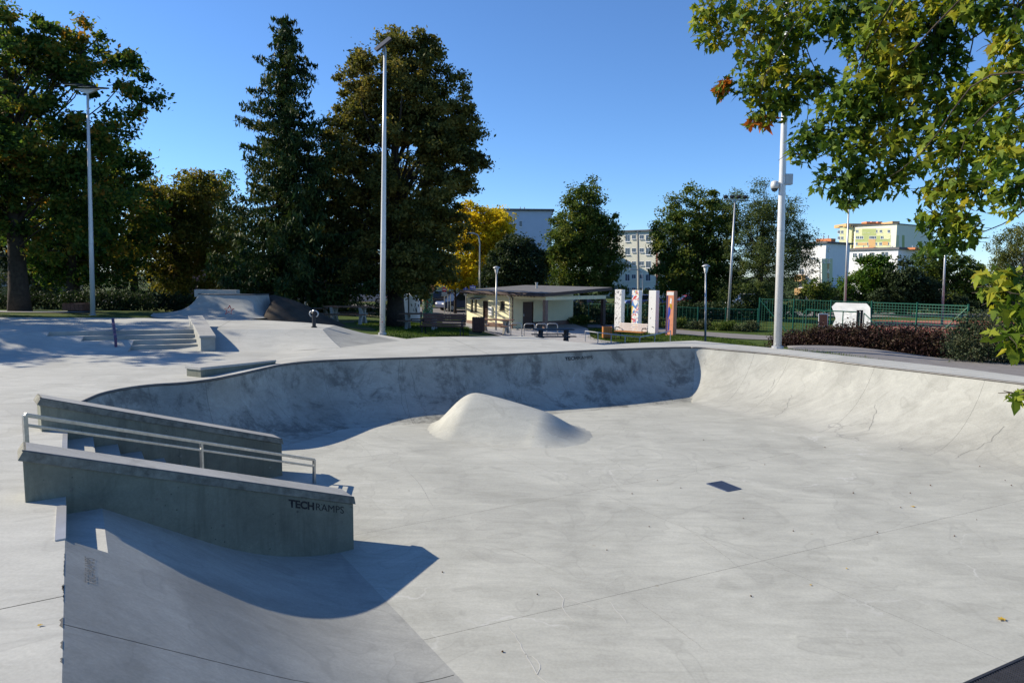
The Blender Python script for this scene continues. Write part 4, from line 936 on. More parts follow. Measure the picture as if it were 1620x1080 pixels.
for i in range(8):
    px = 915 + i * 38; c = onG(px, 49.0 - i * .55); shrub('fence_plant', ['low leafy plant at the foot of the green fence behind the cabin porch', 'low leafy plant at the green fence left of the first art pillar', 'low leafy plant at the green fence behind the first art pillar', 'low leafy plant at the green fence between the white art pillars', 'low leafy plant at the green fence behind the orange art pillar', 'low leafy plant at the green fence left of the globe lamp', 'low leafy plant at the green fence by the floodlight mast', 'low leafy plant at the green fence corner post'][i], c, [(0, 0, .25, .95, .5, .3), (.4, 0, .35, .5, .4, .3)], 1500, .12, 'bush_leaf' if i % 2 else 'green_leaf', 110 + i, .5, .3, 5, cat='plant', group='plants along the fence')
# grass tufts where lawn meets concrete
def grass(name, label, px_poly, n, h, lift=0):
    P = []; r = rng; poly = [(p.x, p.y) for p in px_poly]; xs = [p[0] for p in poly]; ys = [p[1] for p in poly]
    while len(P) < n:
        x, y = random.uniform(min(xs), max(xs)), random.uniform(min(ys), max(ys))
        if inside(x, y, poly): P.append((x, y, G(x, y)))
    P = np.array(P); hh = h * (.4 + rng.uniform(size=n) ** 2 * 1.2); a = rng.uniform(0, 6.28, n); w = .008 + .006 * rng.uniform(size=n)
    d = np.stack([np.cos(a), np.sin(a), np.zeros(n)], 1) * w[:, None]; l = rng.normal(size=(n, 3)) * .35 * hh[:, None]; l[:, 2] = hh
    V = np.stack([P - d, P + d, P + l], 1).reshape(-1, 3)
    tag(np_mesh(name, V, 3, 'grass_leaf'), label, 'grass', kind='stuff')
grass('grass', 'short lawn grass round the tall light pole and brown bench', [deckpt(606, 529.5), deckpt(643, 535.5), deckpt(672, 532.5), deckpt(742, 531.5), onG(742, 40), onG(560, 40)], 26000, .07)
grass('grass', 'rough grass verge along the outer edge of the bowl deck', [strip[0] + Vector((0, .02, 0)), strip[1], strip[2], strip[3], strip[3] + Vector((.3, .4, 0)), strip[2] + Vector((.3, .4, 0)), strip[1] + Vector((.3, .45, 0)), strip[0] + Vector((.2, .4, 0))], 3800, .11)
grass('grass', 'sunny lawn around the pale bench and art pillars', [onG(930, 37.5), onG(1010, 31), onG(1095, 23.5), onG(1120, 30), onG(1215, 33.5), onG(1128, 40), onG(940, 44)], 26000, .08)
grass('grass', 'wild grass beside the drain channel', chan(-2, 8, .40, 1.6, 0), 3000, .12)

# ------------------------------------------------------------------ street furniture
UZ = Vector((0, 0, 1))
def slat_box(par, name, c, d, mat, rx=0.0):
    return MB().box(c, d, 0, rx).build(name, mat, par, bevel=.006)
def bench(label, loc, rz, wood, L=1.8, seat=None):
    t = thing('bench', (0, 0, 0), label, 'bench')
    for k in range(4): slat_box(t, 'back_slat', (0, .24 + .035 * k, .50 + .105 * k), (L, .03, .09), wood, R(-18))
    for k in range(4): slat_box(t, 'seat_slat', (0, -.22 + .115 * k, .43), (L, .10, .035), seat or wood)
    for s in (-1, 1):
        x = s * (L / 2 - .12); m = MB()
        m.tube([(x, -.24, 0), (x, -.22, .40), (x, .2, .40)], .025, 6); m.build('leg', 'dark_metal', t)
        MB().tube([(x, .33, 0), (x, .22, .40), (x, .40, .90)], .025, 6).build('leg', 'dark_metal', t)
        MB().tube([(x + s * .06, -.24, .40), (x + s * .06, -.26, .58), (x + s * .06, -.2, .64), (x + s * .06, .2, .63), (x + s * .06, .27, .56)], .022, 6).build('armrest', 'dark_metal', t, smooth=True)
    return place(t, loc, rz)
p = onG(700, 26.4); bench('dark red brown slatted bench seen from behind beside the tall light pole', p + Vector((0, 0, .02)), R(-8), 'brown_wood', 1.75)
p = onG(998, 36.5); bench('pale slatted bench with an orange seat edge in front of the art pillars', p + Vector((0, 0, .02)), R(-36), 'pale_wood', 1.7, 'orange_wood')
def picnic(label, loc, rz, top='table_wood', leg='table_concrete', L=2.0):
    t = thing('picnic_table', (0, 0, 0), label, 'picnic table', 'picnic tables on the lawn')
    for k in range(4): slat_box(t, 'top_board', (0, -.285 + .19 * k, .735), (L, .18, .045), top)
    for s in (-1, 1):
        for q in (0, 1): slat_box(t, 'seat_board', (0, s * (.60 + .135 * q), .43), (L, .125, .045), top)
        x = s * (L / 2 - .35)
        m = MB()
        for v in (-1, 1): m.prism([(x - .06, v * .46, 0), (x - .06, v * .26, 0), (x - .06, v * .08, .36), (x - .06, v * .22, .70), (x - .06, v * .36, .70), (x - .06, v * .27, .38)], (.12, 0, 0))
        m.box((x, 0, .36), (.118, .4, .1)); m.box((x, 0, .40), (.114, 1.4, .075)); m.box((x, 0, .685), (.114, .74, .05))
        m.build('leg', leg, t)
    return place(t, loc, rz)
for px, D, rz, lab, *mm in [(456, 36, 12, 'picnic table half hidden by the trunk of the spruce'), (505, 33.5, 60, 'picnic table seen nearly end on behind the drinking post'), (551, 30, -6, 'picnic table with concrete legs between the drinking post and the light pole'),
                            (666, 33, -4, 'picnic table behind the dark red brown bench'), (783, 37, -20, 'picnic table beside the brown slatted bin by the cabin'), (876, 34.2, 8, 'dark grey picnic table in front of the cabin porch', 'dark_table', 'dark_table')]:
    picnic(lab, onG(px, D) + Vector((0, 0, .03)), R(rz), *mm)
def bin_(label, loc, mat, w=.5, h=.72):
    t = thing('litter_bin', loc, label, 'litter bin'); L = Vector(loc)
    MB().box(L + Vector((0, 0, .05 + h / 2)), (w - .05, w - .05, h - .04)).build('liner', 'dark_metal', t)
    for k in range(5):
        o = -w / 2 + w * (k + .5) / 5
        for c, d in (((o, -w / 2, 0), (w / 5 - .012, .02, h)), ((o, w / 2, 0), (w / 5 - .012, .02, h)), ((-w / 2, o, 0), (.02, w / 5 - .012, h)), ((w / 2, o, 0), (.02, w / 5 - .012, h))):
            MB().box(L + Vector(c) + Vector((0, 0, .06 + h / 2)), d).build('slat', mat, t)
    MB().box(L + Vector((0, 0, .03)), (w * .7, w * .7, .08)).build('base', 'dark_metal', t)
    t.rotation_euler = (0, 0, 0)
    return t
bin_('red brown slatted litter bin next to the picnic table by the cabin', onG(757, 33.5) + Vector((0, 0, .02)), 'brown_wood', .58, .68)
bin_('orange wooden litter bin left of the pale bench', onG(961, 37.5) + Vector((0, 0, .02)), 'orange_wood', .48, .6)
bin_('dark red planter box bin by the left light pole', onG(126, 30.2) + Vector((0, 0, .02)), 'brown_wood', .9, .3)
labs = ['steel bicycle hoop nearest the cabin door', 'steel bicycle hoop second from the cabin door', 'steel bicycle hoop third from the cabin door', 'steel bicycle hoop nearest the porch column']
for i, px in enumerate((817, 838, 857, 874)):
    c = onG(px, 37.6 + i * .35); t = thing('bicycle_hoop', c, labs[i], 'bicycle rack', 'bicycle hoops in front of the cabin')
    w = .30; pts = [c + Vector((-w, 0, 0)), c + Vector((-w, 0, .62)), c + Vector((-w + .04, 0, .70)), c + Vector((-w + .12, 0, .74)), c + Vector((w - .12, 0, .74)), c + Vector((w - .04, 0, .70)), c + Vector((w, 0, .62)), c + Vector((w, 0, 0))]
    MB().tube(pts, .024, 6).build('hoop', 'galv', t, smooth=True)
    for s in (-1, 1): MB().lathe([(.07, .0), (.07, .05), (.03, .06)], c + Vector((s * w, 0, 0)), 8).build('foot', 'galv', t)
rp = [(926, 523.5, 36), (946, 526, 35), (967, 528.5, 34), (989, 531, 33), (1012, 533, 32), (1036, 529, 33.5), (1061, 523.5, 35.2)]
rp = [atd(*q) for q in rp]
t = thing('barrier_rail', onG(1012, 32), 'low bent steel barrier rail on the forecourt before the pale bench', 'barrier')
MB().tube(rp, .028, 6).build('rail', 'galv', t)
for p in rp: MB().tube([(p.x, p.y, G(p.x, p.y) - .05), p], .024, 6).build('post', 'galv', t)

# tall masts
def mast(label, base, top, r0, r1, head):
    t = thing('light_mast', base, label, 'light pole', None); base = Vector(base); top = Vector(top)
    MB().tube([base + Vector((0, 0, -.1)), base + (top - base) * .33, base + (top - base) * .66, top], [r0, r0 * .84 + r1 * .16, r0 * .45 + r1 * .55, r1], 12).build('pole', 'white_pole', t, smooth=True)
    MB().lathe([(r0 * 1.5, -.02), (r0 * 1.5, .05), (r0 * 1.15, .06)], base, 12).build('base_collar', 'galv', t)
    MB().lathe([(r0 * .97, 0), (r0 * .97, .015)], base + (top - base) * .33, 12).build('joint_ring', 'galv', t)
    head(t, top); return t
def panels3(t, top):
    d = Vector((1, -.13, 0)).normalized()
    a, b = top + Vector((-.55, 0, .02)), top + Vector((.55, 0, .02))
    m = MB(); m.prism([top + Vector((-.5, -.05, .12)), top + Vector((0, -.05, -.08)), top + Vector((.5, -.05, .12))], (0, .1, 0)); m.build('crossarm', 'white_pole', t)
    for k in (-1, 0, 1):
        c = top + Vector((k * .52, -.05, .22 - k * .07)); f = MB().box(c, (.48, .5, .05), 0, R(12)).build('floodlight', 'dark_metal', t)
        MB().box(c + Vector((0, -.01, -.035)), (.4, .4, .02), 0, R(12)).build('lens', 'window_white', f)
def panel_tilt(t, top):
    c = top + Vector((-.06, 0, .1))
    MB().tube([top, c], .05, 8).build('bracket', 'galv', t)
    f = MB().box(c + Vector((0, 0, .05)), (.60, .55, .05), 0, R(30), R(-38)).build('floodlight', 'dark_metal', t)
    M = Matrix.Rotation(R(-38), 3, 'Y') @ Matrix.Rotation(R(30), 3, 'X')
    for i in (-1, 1):
        for j in (-1, 1): MB().box(c + Vector((0, 0, .05)) + M @ Vector((i * .145, j * .13, -.03)), (.26, .23, .012), 0, R(30), R(-38)).build('lens', 'glass_blue', f)
def cam_head(t, top):
    panels3(t, top)
    b = t.location; D = b.y
    q = atd(1237, 293, D); a = atd(1226, 288, D); m = MB().tube([q, a], .03, 6); m.build('camera_arm', 'white_pole', t)
    cm = MB().lathe([(.05, .0), (.10, -.03), (.11, -.12), (.10, -.2)], a + Vector((0, 0, .03)), 12).build('camera_housing', 'white_pole', t, smooth=True)
    MB().lathe([(.09, -.17), (.085, -.23), (.05, -.28), (.0, -.29)], a + Vector((0, 0, .03)), 12).build('dome', 'glass_dark', cm, smooth=True)
    q2 = atd(1247, 284, D); MB().box(q2, (.2, .16, .28)).build('cabinet', 'galv', t, bevel=.01)
    for py in (278, 291): c = atd(1240.5, py, D); MB().lathe([(.1, -.02), (.1, .02)], c, 10).build('band', 'galv', t)
def lean_top(base, px, py):
    return atd(px, py, base.y)
b = Vector((*atd(147, 500, 27.8)[:2], 0)); b.z = atd(147, 500, 27.8).z; mast('tall white light pole with three flat lamps on the left lawn', b, atd(138.5, 146, 27.8), .095, .045, panels3)
b = atd(605, 528.5, 22.0); ml = mast('tall white light pole with sticker covered base and one tilted lamp panel', b, atd(609, 78, 22.0), .09, .045, panel_tilt)
for k in range(34):      # stickers and scribbles round the lower shaft
    h = .2 + 2.1 * random.random() ** 1.3; an = random.uniform(2.6, 6.6); r = .0895 - .0085 * h + .002; c = b + (atd(609, 78, 22.0) - b) * (h / 9.4)
    w, hh = random.uniform(.02, .05), random.uniform(.02, .07); m = MB(); rows = [[c + Vector((r * math.cos(an + q * w / r), r * math.sin(an + q * w / r), s * hh)) for q in (-.5, 0, .5)] for s in (-.5, .5)]
    m.grid(rows).build('sticker', random.choice(['black_paint', 'sign_red', 'grey_paint', 'sign_white', 'purple_paint', 'joint']), ml)
b = atd(1230, 550.5, 18.6); b.z = max(b.z, .06); mast('tall white pole with a dome camera and cabinet behind the bowl corner', b, atd(1247, -30, 18.6), .105, .055, cam_head)
def lantern(label, px, py0, py1, D, head=True):
    b = atd(px - 1, py1, D); b.z = G(b.x, b.y); tp = atd(px, py0, D); t = thing('lantern_post', b, label, 'street lamp', 'lantern posts')
    MB().tube([b + Vector((0, 0, -.1)), tp - Vector((0, 0, .45))], [.06, .04], 8).build('pole', 'galv', t, smooth=True)
    MB().lathe([(.03, -.46), (.06, -.44), (.13, -.12), (.12, -.10)], tp, 10).build('glass_bowl', 'window_white', t, smooth=True)
    MB().lathe([(.21, -.12), (.20, -.08), (.08, -.01), (.0, 0)], tp, 12).build('lamp_cap', 'galv', t, smooth=True)
lantern('lantern post in front of the cabin facade', 785.5, 421, 520, 39.5); lantern('lantern post right of the orange art pillar', 1117, 418, 540, 34); lantern('lantern post in the shade behind the spruce', 483, 425, 490, 38)
def street_lamp(label, px, py0, py1, D, arm_px, r=.07, mat='galv'):
    b = onG(px, D); tp = atd(px, py0, D); t = thing('street_lamp', b, label, 'street lamp')
    ap = atd(arm_px, py0 - 2, D); pts = [b + Vector((0, 0, -.1)), Vector((tp.x, tp.y, tp.z - .9))]
    for a in np.linspace(0, 1, 6): pts.append(Vector((tp.x + (ap.x - tp.x) * .45 * (1 - math.cos(a * 1.57)), tp.y, tp.z - .9 + .9 * math.sin(a * 1.57))))
    pts.append(ap); MB().tube(pts, [r] + [r * .75] * (len(pts) - 2) + [r * .6], 7).build('pole', mat, t, smooth=True)
    MB().box(ap + Vector(((ap.x - tp.x) * .25, 0, 0)), (abs(ap.x - tp.x) * .6 + .3, .25, .12)).build('lamp_head', mat, t, bevel=.03)
street_lamp('curved street lamp in front of the golden yellow tree', 759, 371, 470, 56, 748); street_lamp('curved street lamp before the white gable house', 1298, 411, 475, 70, 1286, .09); street_lamp('curved street lamp before the cream apartment block', 1017, 428, 470, 75, 1005)
def floodmast(label, px0, py0, px1, D, r, heads, mat='galv'):
    b = onG(px1, D); tp = atd(px0, py0, D); t = thing('floodlight_mast', b, label, 'light pole')
    MB().tube([b + Vector((0, 0, -.1)), tp], [r, r * .45], 9).build('pole', mat, t, smooth=True)
    if heads:
        MB().box(tp, (1.5, .08, .07)).build('crossarm', mat, t)
        for k in range(heads):
            c = tp + Vector((-.66 + 1.32 * k / (heads - 1), -.05, .18)); f = MB().lathe([(.06, -.12), (.16, -.05), (.18, .06), (.05, .12)], c, 10).build('floodlight', 'dark_metal', t)
floodmast('slim sports floodlight mast with four round heads', 1163, 316, 1152, 47, .11, 4); floodmast('slim court mast before the white apartment house', 1344, 300, 1336, 50, .1, 3); floodmast('slim court mast in front of the layered green tree', 1498, 345, 1491, 52, .1, 3)
b = onG(1010, 90); tp = atd(1009, 366, 90); t = thing('utility_pole', b, 'grey concrete utility pole before the cream apartment block', 'pole'); MB().tube([b, tp], [.2, .14], 8).build('shaft', 'table_concrete', t); MB().box(tp, (.9, .1, .1)).build('crossarm', 'dark_metal', t)
b = onG(1499, 62); 

# art pillars on the lawn
def artmat(name, base, cols, scale, thr, stretch=(1, 1, 1), dist=1.0):
    m, t_, b_ = _new(name); p_ = mapping(t_, wpos(t_), stretch)
    c = base
    for i, col in enumerate(cols):
        n_ = noise(t_, scale * (1 + .13 * i), 2, .5, p_, dist + i * .4)
        nn = t_.nodes.new('ShaderNodeMapping'); nn.inputs['Location'].default_value = (i * 7.3, i * 3.1, i * 5.7); t_.links.new(p_, nn.inputs['Vector']); t_.links.new(nn.outputs[0], n_.node.inputs['Vector'])
        c = mixc(t_, ramp(t_, n_, [(thr, (0, 0, 0)), (thr + .012, (1, 1, 1))]), c, col)
    t_.links.new(c, b_.inputs['Base Color']); b_.inputs['Roughness'].default_value = .7
artmat('art_scribble', (.72, .72, .72), [(.08, .08, .09)], 5, .60, (1, 1, .8), 3)
artmat('art_colours', (.74, .74, .73), [(.55, .03, .04), (.65, .45, .03), (.05, .2, .5), (.6, .15, .2)], 1.5, .585)
artmat('art_marks', (.72, .72, .72), [(.06, .06, .07)], 3.2, .68, (1, 1, 1), 2)
artmat('art_orange', (.62, .25, .14), [(.70, .70, .70)], 1.4, .62)
artmat('art_green', (.02, .12, .06), [(.5, .03, .03), (.02, .35, .28), (.5, .5, .45), (.5, .25, .02)], 5.0, .6)
def pillar(label, px, D, pytop, face, side, w=.5, d=.36, extra=None):
    c = onG(px, D); top = atd(px, pytop, D).z; t = thing('art_pillar', c, label, 'art pillar', 'painted pillars in a row'); rz = R(-44); h = top - c.z
    MB().box((c.x, c.y, c.z + h / 2), (w, d, h), rz).build('shaft', side, t, bevel=.01)
    n = Vector((math.sin(rz), -math.cos(rz), 0)); u = Vector((math.cos(rz), math.sin(rz), 0)); o = c + n * (d / 2 + .003)
    MB().add([o - u * (w / 2 - .01) + UZ * .02, o + u * (w / 2 - .01) + UZ * .02, o + u * (w / 2 - .01) + UZ * (h - .02), o - u * (w / 2 - .01) + UZ * (h - .02)], [(0, 1, 2, 3)]).build('painted_face', face, t)
    if extra: extra(t, o + n * .003, u, h, w)
    return t
def shapes(t, o, u, h, w):
    def pat(pts, mat): MB().add([o + u * (a * w / 2) + UZ * (b * h) for a, b in pts], [tuple(range(len(pts)))]).build('painted_shape', mat, t)
    pat([(-.96, .02), (-.5, .02), (-.45, .3), (-.55, .6), (-.5, .9), (-.96, .9)], 'purple_paint'); o = o - Vector((0, .003, 0))
    pat([(-.5, .36), (.1, .48), (.2, .60), (-.1, .66), (-.45, .62)], 'sign_blue'); pat([(-.4, .10), (.0, .14), (.05, .36), (-.3, .40)], 'sign_blue')
    pat([(-.1, .62), (.5, .60), (.55, .70), (0, .72)], 'fallen_yellow'); pat([(-.1, .73), (.35, .72), (.45, .82), (.1, .86)], 'sign_white'); pat([(-.9, .91), (.9, .91), (.9, .985), (-.9, .985)], 'sign_white')
pillar('white pillar with dense black scribbles nearest the cabin porch', 980, 42.5, 458, 'art_scribble', 'white_plaster')
pillar('white pillar with red and yellow abstract painting', 1007, 41.8, 459, 'art_colours', 'white_plaster')
pillar('white pillar with a few black marks behind the pale bench', 1034, 40.6, 459.5, 'art_marks', 'white_plaster')
plain('orange_paint', (.62, .25, .14), .7)
pillar('orange and blue painted pillar at the end of the row', 1062, 39.6, 460.5, 'orange_paint', 'orange_paint', extra=shapes)
def column(label, px, D, pyt, mat, graf=False):
    c = onG(px, D); top = atd(px, pyt, D).z; t = thing('poster_column', c, label, 'poster column', 'curved panels behind the lime'); r = 8.6 * D / FPX; h = top - c.z
    prof = [(r * math.cos(a), r * .62 * math.sin(a)) for a in np.linspace(0, 2 * math.pi, 21)[:-1]]
    MB().prism([(c.x + a, c.y + b2, c.z) for a, b2 in prof], (0, 0, h)).build('shell', mat, t)
    MB().prism([(c.x + a * 1.03, c.y + b2 * 1.03, c.z - .05) for a, b2 in prof], (0, 0, .12)).build('plinth', 'table_concrete', t)
    if graf:
        rr = random.Random(3)
        for k in range(16):
            a = rr.uniform(3.9, 5.6); z = rr.uniform(.38, .82) * h; pts = [c + Vector((r * 1.01 * math.cos(a + q * .1 * rr.uniform(-1, 1)), r * .63 * math.sin(a) - .004, z + .12 * rr.uniform(-1, 1))) for q in range(4)]
            MB().tube(pts, .018, 4).build('graffiti_stroke', 'black_paint', t)
column('plain white curved panel column beside the trunk of the huge lime', 637, 46, 463.5, 'white_plaster'); column('white curved panel column with black graffiti', 656, 46, 464, 'white_plaster', True); column('green and red painted curved panel column', 676.5, 46.5, 464, 'art_green')

# ------------------------------------------------------------------ fences
def fence(label, posts, h, npx, mesh='wire', braces=(), spacing=.2, wires=.06, wr=.006, group=None):
    t = thing('mesh_fence', posts[0], label, 'fence', group)
    for p in posts:
        MB().box((p.x, p.y, p.z + h / 2 + .03), (.07, .07, h + .1)).build('post', 'fence_green', t)
        MB().box((p.x, p.y, p.z + h + .085), (.08, .08, .02)).build('post_cap', 'fence_green', t)
    for a, b in zip(posts, posts[1:]):
        m = MB(); L = (b - a).length; n = int(L / spacing); u = (b - a) / L
        for k in range(1, n): q = a.lerp(b, k / n); m.tube([q + UZ * .05, q + UZ * h], wr, 3, False)
        k = .05
        while k <= h: m.tube([a + UZ * k, b + UZ * k], wr, 3, False); k += wires
        tag(m.build('mesh_panel', 'fence_green', t), kind='stuff')
        MB().tube([a + UZ * (h + .01), b + UZ * (h + .01)], .018, 5).build('top_wire', 'fence_green', t)
    for a, b in braces: MB().tube([a, b], .03, 6).build('brace', 'fence_green', t)
    return t
fp = [onG(px, D) for px, D in ((1201, 45.8), (1255, 44.4), (1314, 42.9), (1378, 41.3), (1450, 39.5), (1531, 37.4))]
for p in fp: p.z = -1.6
fence('tall green net fence of the ball court behind the purple hedge', fp, 2.15, 0, braces=((fp[0] + UZ * 2.1, fp[0].lerp(fp[1], .85) + UZ * .05), (fp[5] + UZ * 2.1, fp[5].lerp(fp[4], .68) + UZ * .05)), spacing=.16, wires=.16, wr=.012)
fq = [onG(px, D) for px, D in ((905, 51), (931, 50.3), (993, 48.8), (1050, 47.6), (1104, 46.6), (1148, 46.2), (1199, 45.6))]
fence('low green mesh fence behind the art pillars', fq, 1.4, 0, spacing=.25, wires=.1, wr=.008)
gp = [onG(px, D) for px, D in ((1271, 40.5), (1277, 40.0), (1303, 39.4), (1334, 38.7), (1360, 38.2))]
t = thing('court_gate', gp[0], 'green tubular gate railing with a brown sign before the net fence', 'gate')
gt = [atd(1271, 497, 40.5), atd(1276, 489.5, 40), atd(1303, 491.5, 39.4), atd(1334, 492.5, 38.7), atd(1360, 494, 38.2)]
MB().tube(gt, .035, 6).build('top_rail', 'fence_green', t)
for p in gt: MB().tube([(p.x, p.y, G(p.x, p.y) - .05), p], .03, 6).build('post', 'fence_green', t)
for px in (1357, 1363):
    c = onG(px, 38.1); z = atd(px, 490.5, 38.1).z; MB().box((c.x, c.y, (c.z + z) / 2), (.1, .1, z - c.z)).build('gate_post', 'dark_metal', t)
c = atd(1360, 491.5, 38.1); MB().box(c, (.3, .1, .06)).build('gate_head', 'dark_metal', t)
MB().tube([atd(1367, 495.5, 38), atd(1400, 527, 37)], .03, 6).build('brace', 'fence_green', t); c = atd(1367, 495, 38); MB().tube([(c.x, c.y, -1.6), c], .03, 6).build('post', 'fence_green', t)
q = [atd(px, py, 39.2) for px, py in ((1295, 517), (1310, 517), (1310, 496), (1295, 496))]; sg = thing('notice_sign', q[0], 'brown notice sign with a pale frame fixed to the green gate', 'sign')
MB().prism(q, (0, .03, 0)).build('frame', 'sign_white', sg); qi = [p.lerp(sum(q, Vector()) / 4, .13) + Vector((0, -.005, 0)) for p in q]; MB().add(qi, [(0, 1, 2, 3)]).build('face', 'sign_brown', sg)
bpx = [(1316, 517), (1374, 520), (1377, 517), (1377, 487), (1371, 480), (1322, 478.5), (1316, 485), (1322, 504)]
bn = []
a = fp[2] + Vector((0, -.08, 0)); bd = fp[3] - fp[2]; nn = Vector((bd.y, -bd.x, 0)).normalized()
for px, py in bpx:
    r_ = ray(px, py); k = (a - Vector((0, 0, EYE))).dot(nn) / r_.dot(nn); bn.append(Vector((0, 0, EYE)) + r_ * k)
t = thing('white_banner', bn[0], 'white tarpaulin sheet tied to the tall net fence', 'banner')
cc = sum(bn, Vector()) / len(bn); m = MB(); K = 6
ringsv = [[cc.lerp(p, k / K) + nn * (.03 * math.sin(9 * k / K + i * 2)) for i, p in enumerate([bn[j].lerp(bn[(j + 1) % 8], f) for j in range(8) for f in (0, .5)])] for k in range(1, K + 1)]
vs_ = [cc] + [p for r_ in ringsv for p in r_]; n16 = 16
fs_ = [(0, 1 + i, 1 + (i + 1) % n16) for i in range(n16)] + [(1 + k * n16 + i, 1 + (k + 1) * n16 + i, 1 + (k + 1) * n16 + (i + 1) % n16, 1 + k * n16 + (i + 1) % n16) for k in range(K - 1) for i in range(n16)]
m.add(vs_, fs_).build('sheet', 'banner', t, smooth=True)
for i in (0, 2, 4, 5): MB().tube([bn[i], bn[i] + nn * -.1 + UZ * .04], .01, 4).build('tie', 'dark_metal', t)

# road signs
def sign_post(label, px, D, py_top, build_):
    b = onG(px, D); tp = atd(px, py_top, D); t = thing('road_sign', b, label, 'road sign'); MB().tube([b + UZ * -.1, tp], .035, 6).build('post', 'galv', t); build_(t, tp, D / FPX); return t
def noentry(t, tp, k):
    c = tp + Vector((0, -.06, -.28)); m = MB(); n = 20; r = 3.6 * k
    MB().prism([c + Vector((r * math.cos(a), 0, r * math.sin(a))) for a in np.linspace(0, 2 * math.pi, n + 1)[:-1]], (0, .03, 0)).build('disc', 'sign_red', t)
    MB().box(c + Vector((0, -.012, 0)), (r * 1.45, .012, r * .38)).build('bar', 'sign_white', t)
    MB().box(c + Vector((0, 0, -r * 2.1)), (8.6 * k, .03, 6.6 * k)).build('plate', 'galv', t)
sign_post('red no entry sign with a grey plate under the huge lime', 703, 52, 452, noentry)
def parking(t, tp, k):
    c = tp + Vector((0, -.05, -.25)); MB().box(c, (7 * k, .03, 7 * k)).build('plate', 'sign_blue', t)
    text_mesh('P', 5.5 * k, 'sign_white', 'letter', t, (c + Vector((-1.6 * k, -.02, -2 * k)), Vector((1, 0, 0)), UZ), .004)
    MB().box(c + Vector((0, 0, -6 * k)), (6 * k, .03, 4 * k)).build('lower_plate', 'galv', t)
sign_post('blue parking sign behind the left corner of the cabin', 737, 53, 454, parking)
def infos(t, tp, k):
    c = tp + Vector((0, -.05, -.2)); MB().box(c, (9.5 * k, .03, 5.5 * k)).build('plate', 'sign_blue', t)
    for i in range(3): MB().box(c + Vector(((-2.6 + 2.6 * i) * k, -.02, .2 * k)), (1.4 * k, .01, 2.6 * k)).build('mark', 'sign_white', t)
sign_post('wide blue information sign over the cabin roof edge', 748, 54, 450.5, infos)
b = onG(712, 52); t = thing('sign_frame', b, 'bent steel frame beside the no entry sign', 'frame'); a0, a1 = atd(708.5, 465, 52), atd(712.5, 465, 52)
MB().tube([(a0.x, a0.y, G(a0.x, a0.y)), a0, a1, (a1.x, a1.y, G(a1.x, a1.y))], .03, 6).build('tube', 'galv', t)

# fallen leaves and bits on the concrete
def fallen(name, label, px, py, z, size, mat, cat, group):
    c = at(px, py, z); a = rng.uniform(0, 6.28); u = Vector((math.cos(a), math.sin(a), 0)); v = Vector((-u.y, u.x, 0)); m = MB()
    if name == 'fallen_leaf':
        m.add([c + u * (x * size) + v * (y * size) + UZ * (.006 + .5 * size * (x * x * .8 + abs(y - .3) * .4)) for x, y in MAPLE], [tuple(range(len(MAPLE)))])
    else:
        m.lathe([(.001, 0), (size * .5, size * .25), (size * .45, size * .6), (.002, size * .8)], c, 6)
    return tag(m.build(name, mat), label, cat, group)
for px, py, s in ((1442, 694, .07), (1220, 655, .07), (1556, 699, .07), (1100, 634, .06), (1165, 644, .06), (1447, 802, .06), (1587, 979, .085), (1340, 900, .03), (60, 990, .03), (1283, 925, .03)):
    fallen('fallen_leaf', 'small curled yellow leaf lying on the bowl floor', px, py, FL if px > 100 else 0, s, 'fallen_yellow', 'leaf', 'yellow leaves on the concrete')
for px, py in ((1077, 772), (1027, 833), (1388, 842), (1188, 943), (795, 1031), (1305, 708), (495, 945), (647, 776), (1000, 781), (1425, 803), (1350, 780), (1472, 768), (1545, 822), (1600, 768), (1113, 696), (1040, 760), (1210, 735), (1255, 840), (1176, 820), (1510, 848), (960, 870), (700, 905), (1550, 738), (1590, 760), (1440, 780), (850, 940)):
    if px != 495: fallen('seed_husk', 'tiny dark seed husk lying on the bowl floor', px, py, FL + .001, rng.uniform(.009, .022), 'fallen_brown', 'husk', 'seed husks on the concrete')

# ------------------------------------------------------------------ cabin with porch
CA, CB = at(738.5, 513, -1.6), at(811, 520.5, -1.6)
e1 = (CB - CA); e1.z = 0; LA = e1.length; e1.normalize(); e2 = Vector((-e1.y, e1.x, 0))
def cb(a, b2, z): return CB + e1 * a + e2 * b2 + UZ * (z + 0)
hW = atd(811, 466.5, CB.y).z - CB.z; PW = (at(870, 525, -1.6) - CB).dot(e1); PDp = 5.6
print('cabin', CA, CB, 'len', LA, 'h', hW, 'porch', PW)
cab = thing('cabin', CB, 'cream single storey cabin with flat dark roof and open porch', 'cabin')
def cbox(a0, a1, b0, b1, z0, z1): return MB().hexa([cb(a0, b0, z0), cb(a1, b0, z0), cb(a1, b1, z0), cb(a0, b1, z0), cb(a0, b0, z1), cb(a1, b0, z1), cb(a1, b1, z1), cb(a0, b1, z1)])
def wall_with_holes(along0, along1, z0, z1, holes, f, mat, name):
    xs = sorted({along0, along1} | {h[i] for h in holes for i in (0, 1)}); zs = sorted({z0, z1} | {h[i] for h in holes for i in (2, 3)}); m = MB()
    for i in range(len(xs) - 1):
        for j in range(len(zs) - 1):
            cx, cz = (xs[i] + xs[i + 1]) / 2, (zs[j] + zs[j + 1]) / 2
            if any(h[0] < cx < h[1] and h[2] < cz < h[3] for h in holes): continue
            m.add([f(xs[i], zs[j]), f(xs[i + 1], zs[j]), f(xs[i + 1], zs[j + 1]), f(xs[i], zs[j + 1])], [(0, 1, 2, 3)])
    return m.build(name, mat, cab)
sxp = lambda px: next(k for k in np.arange(-LA - 1, 8, .01) if 810 + FPX * cb(k, 0, 1).x / cb(k, 0, 1).y * 1.0 >= px)
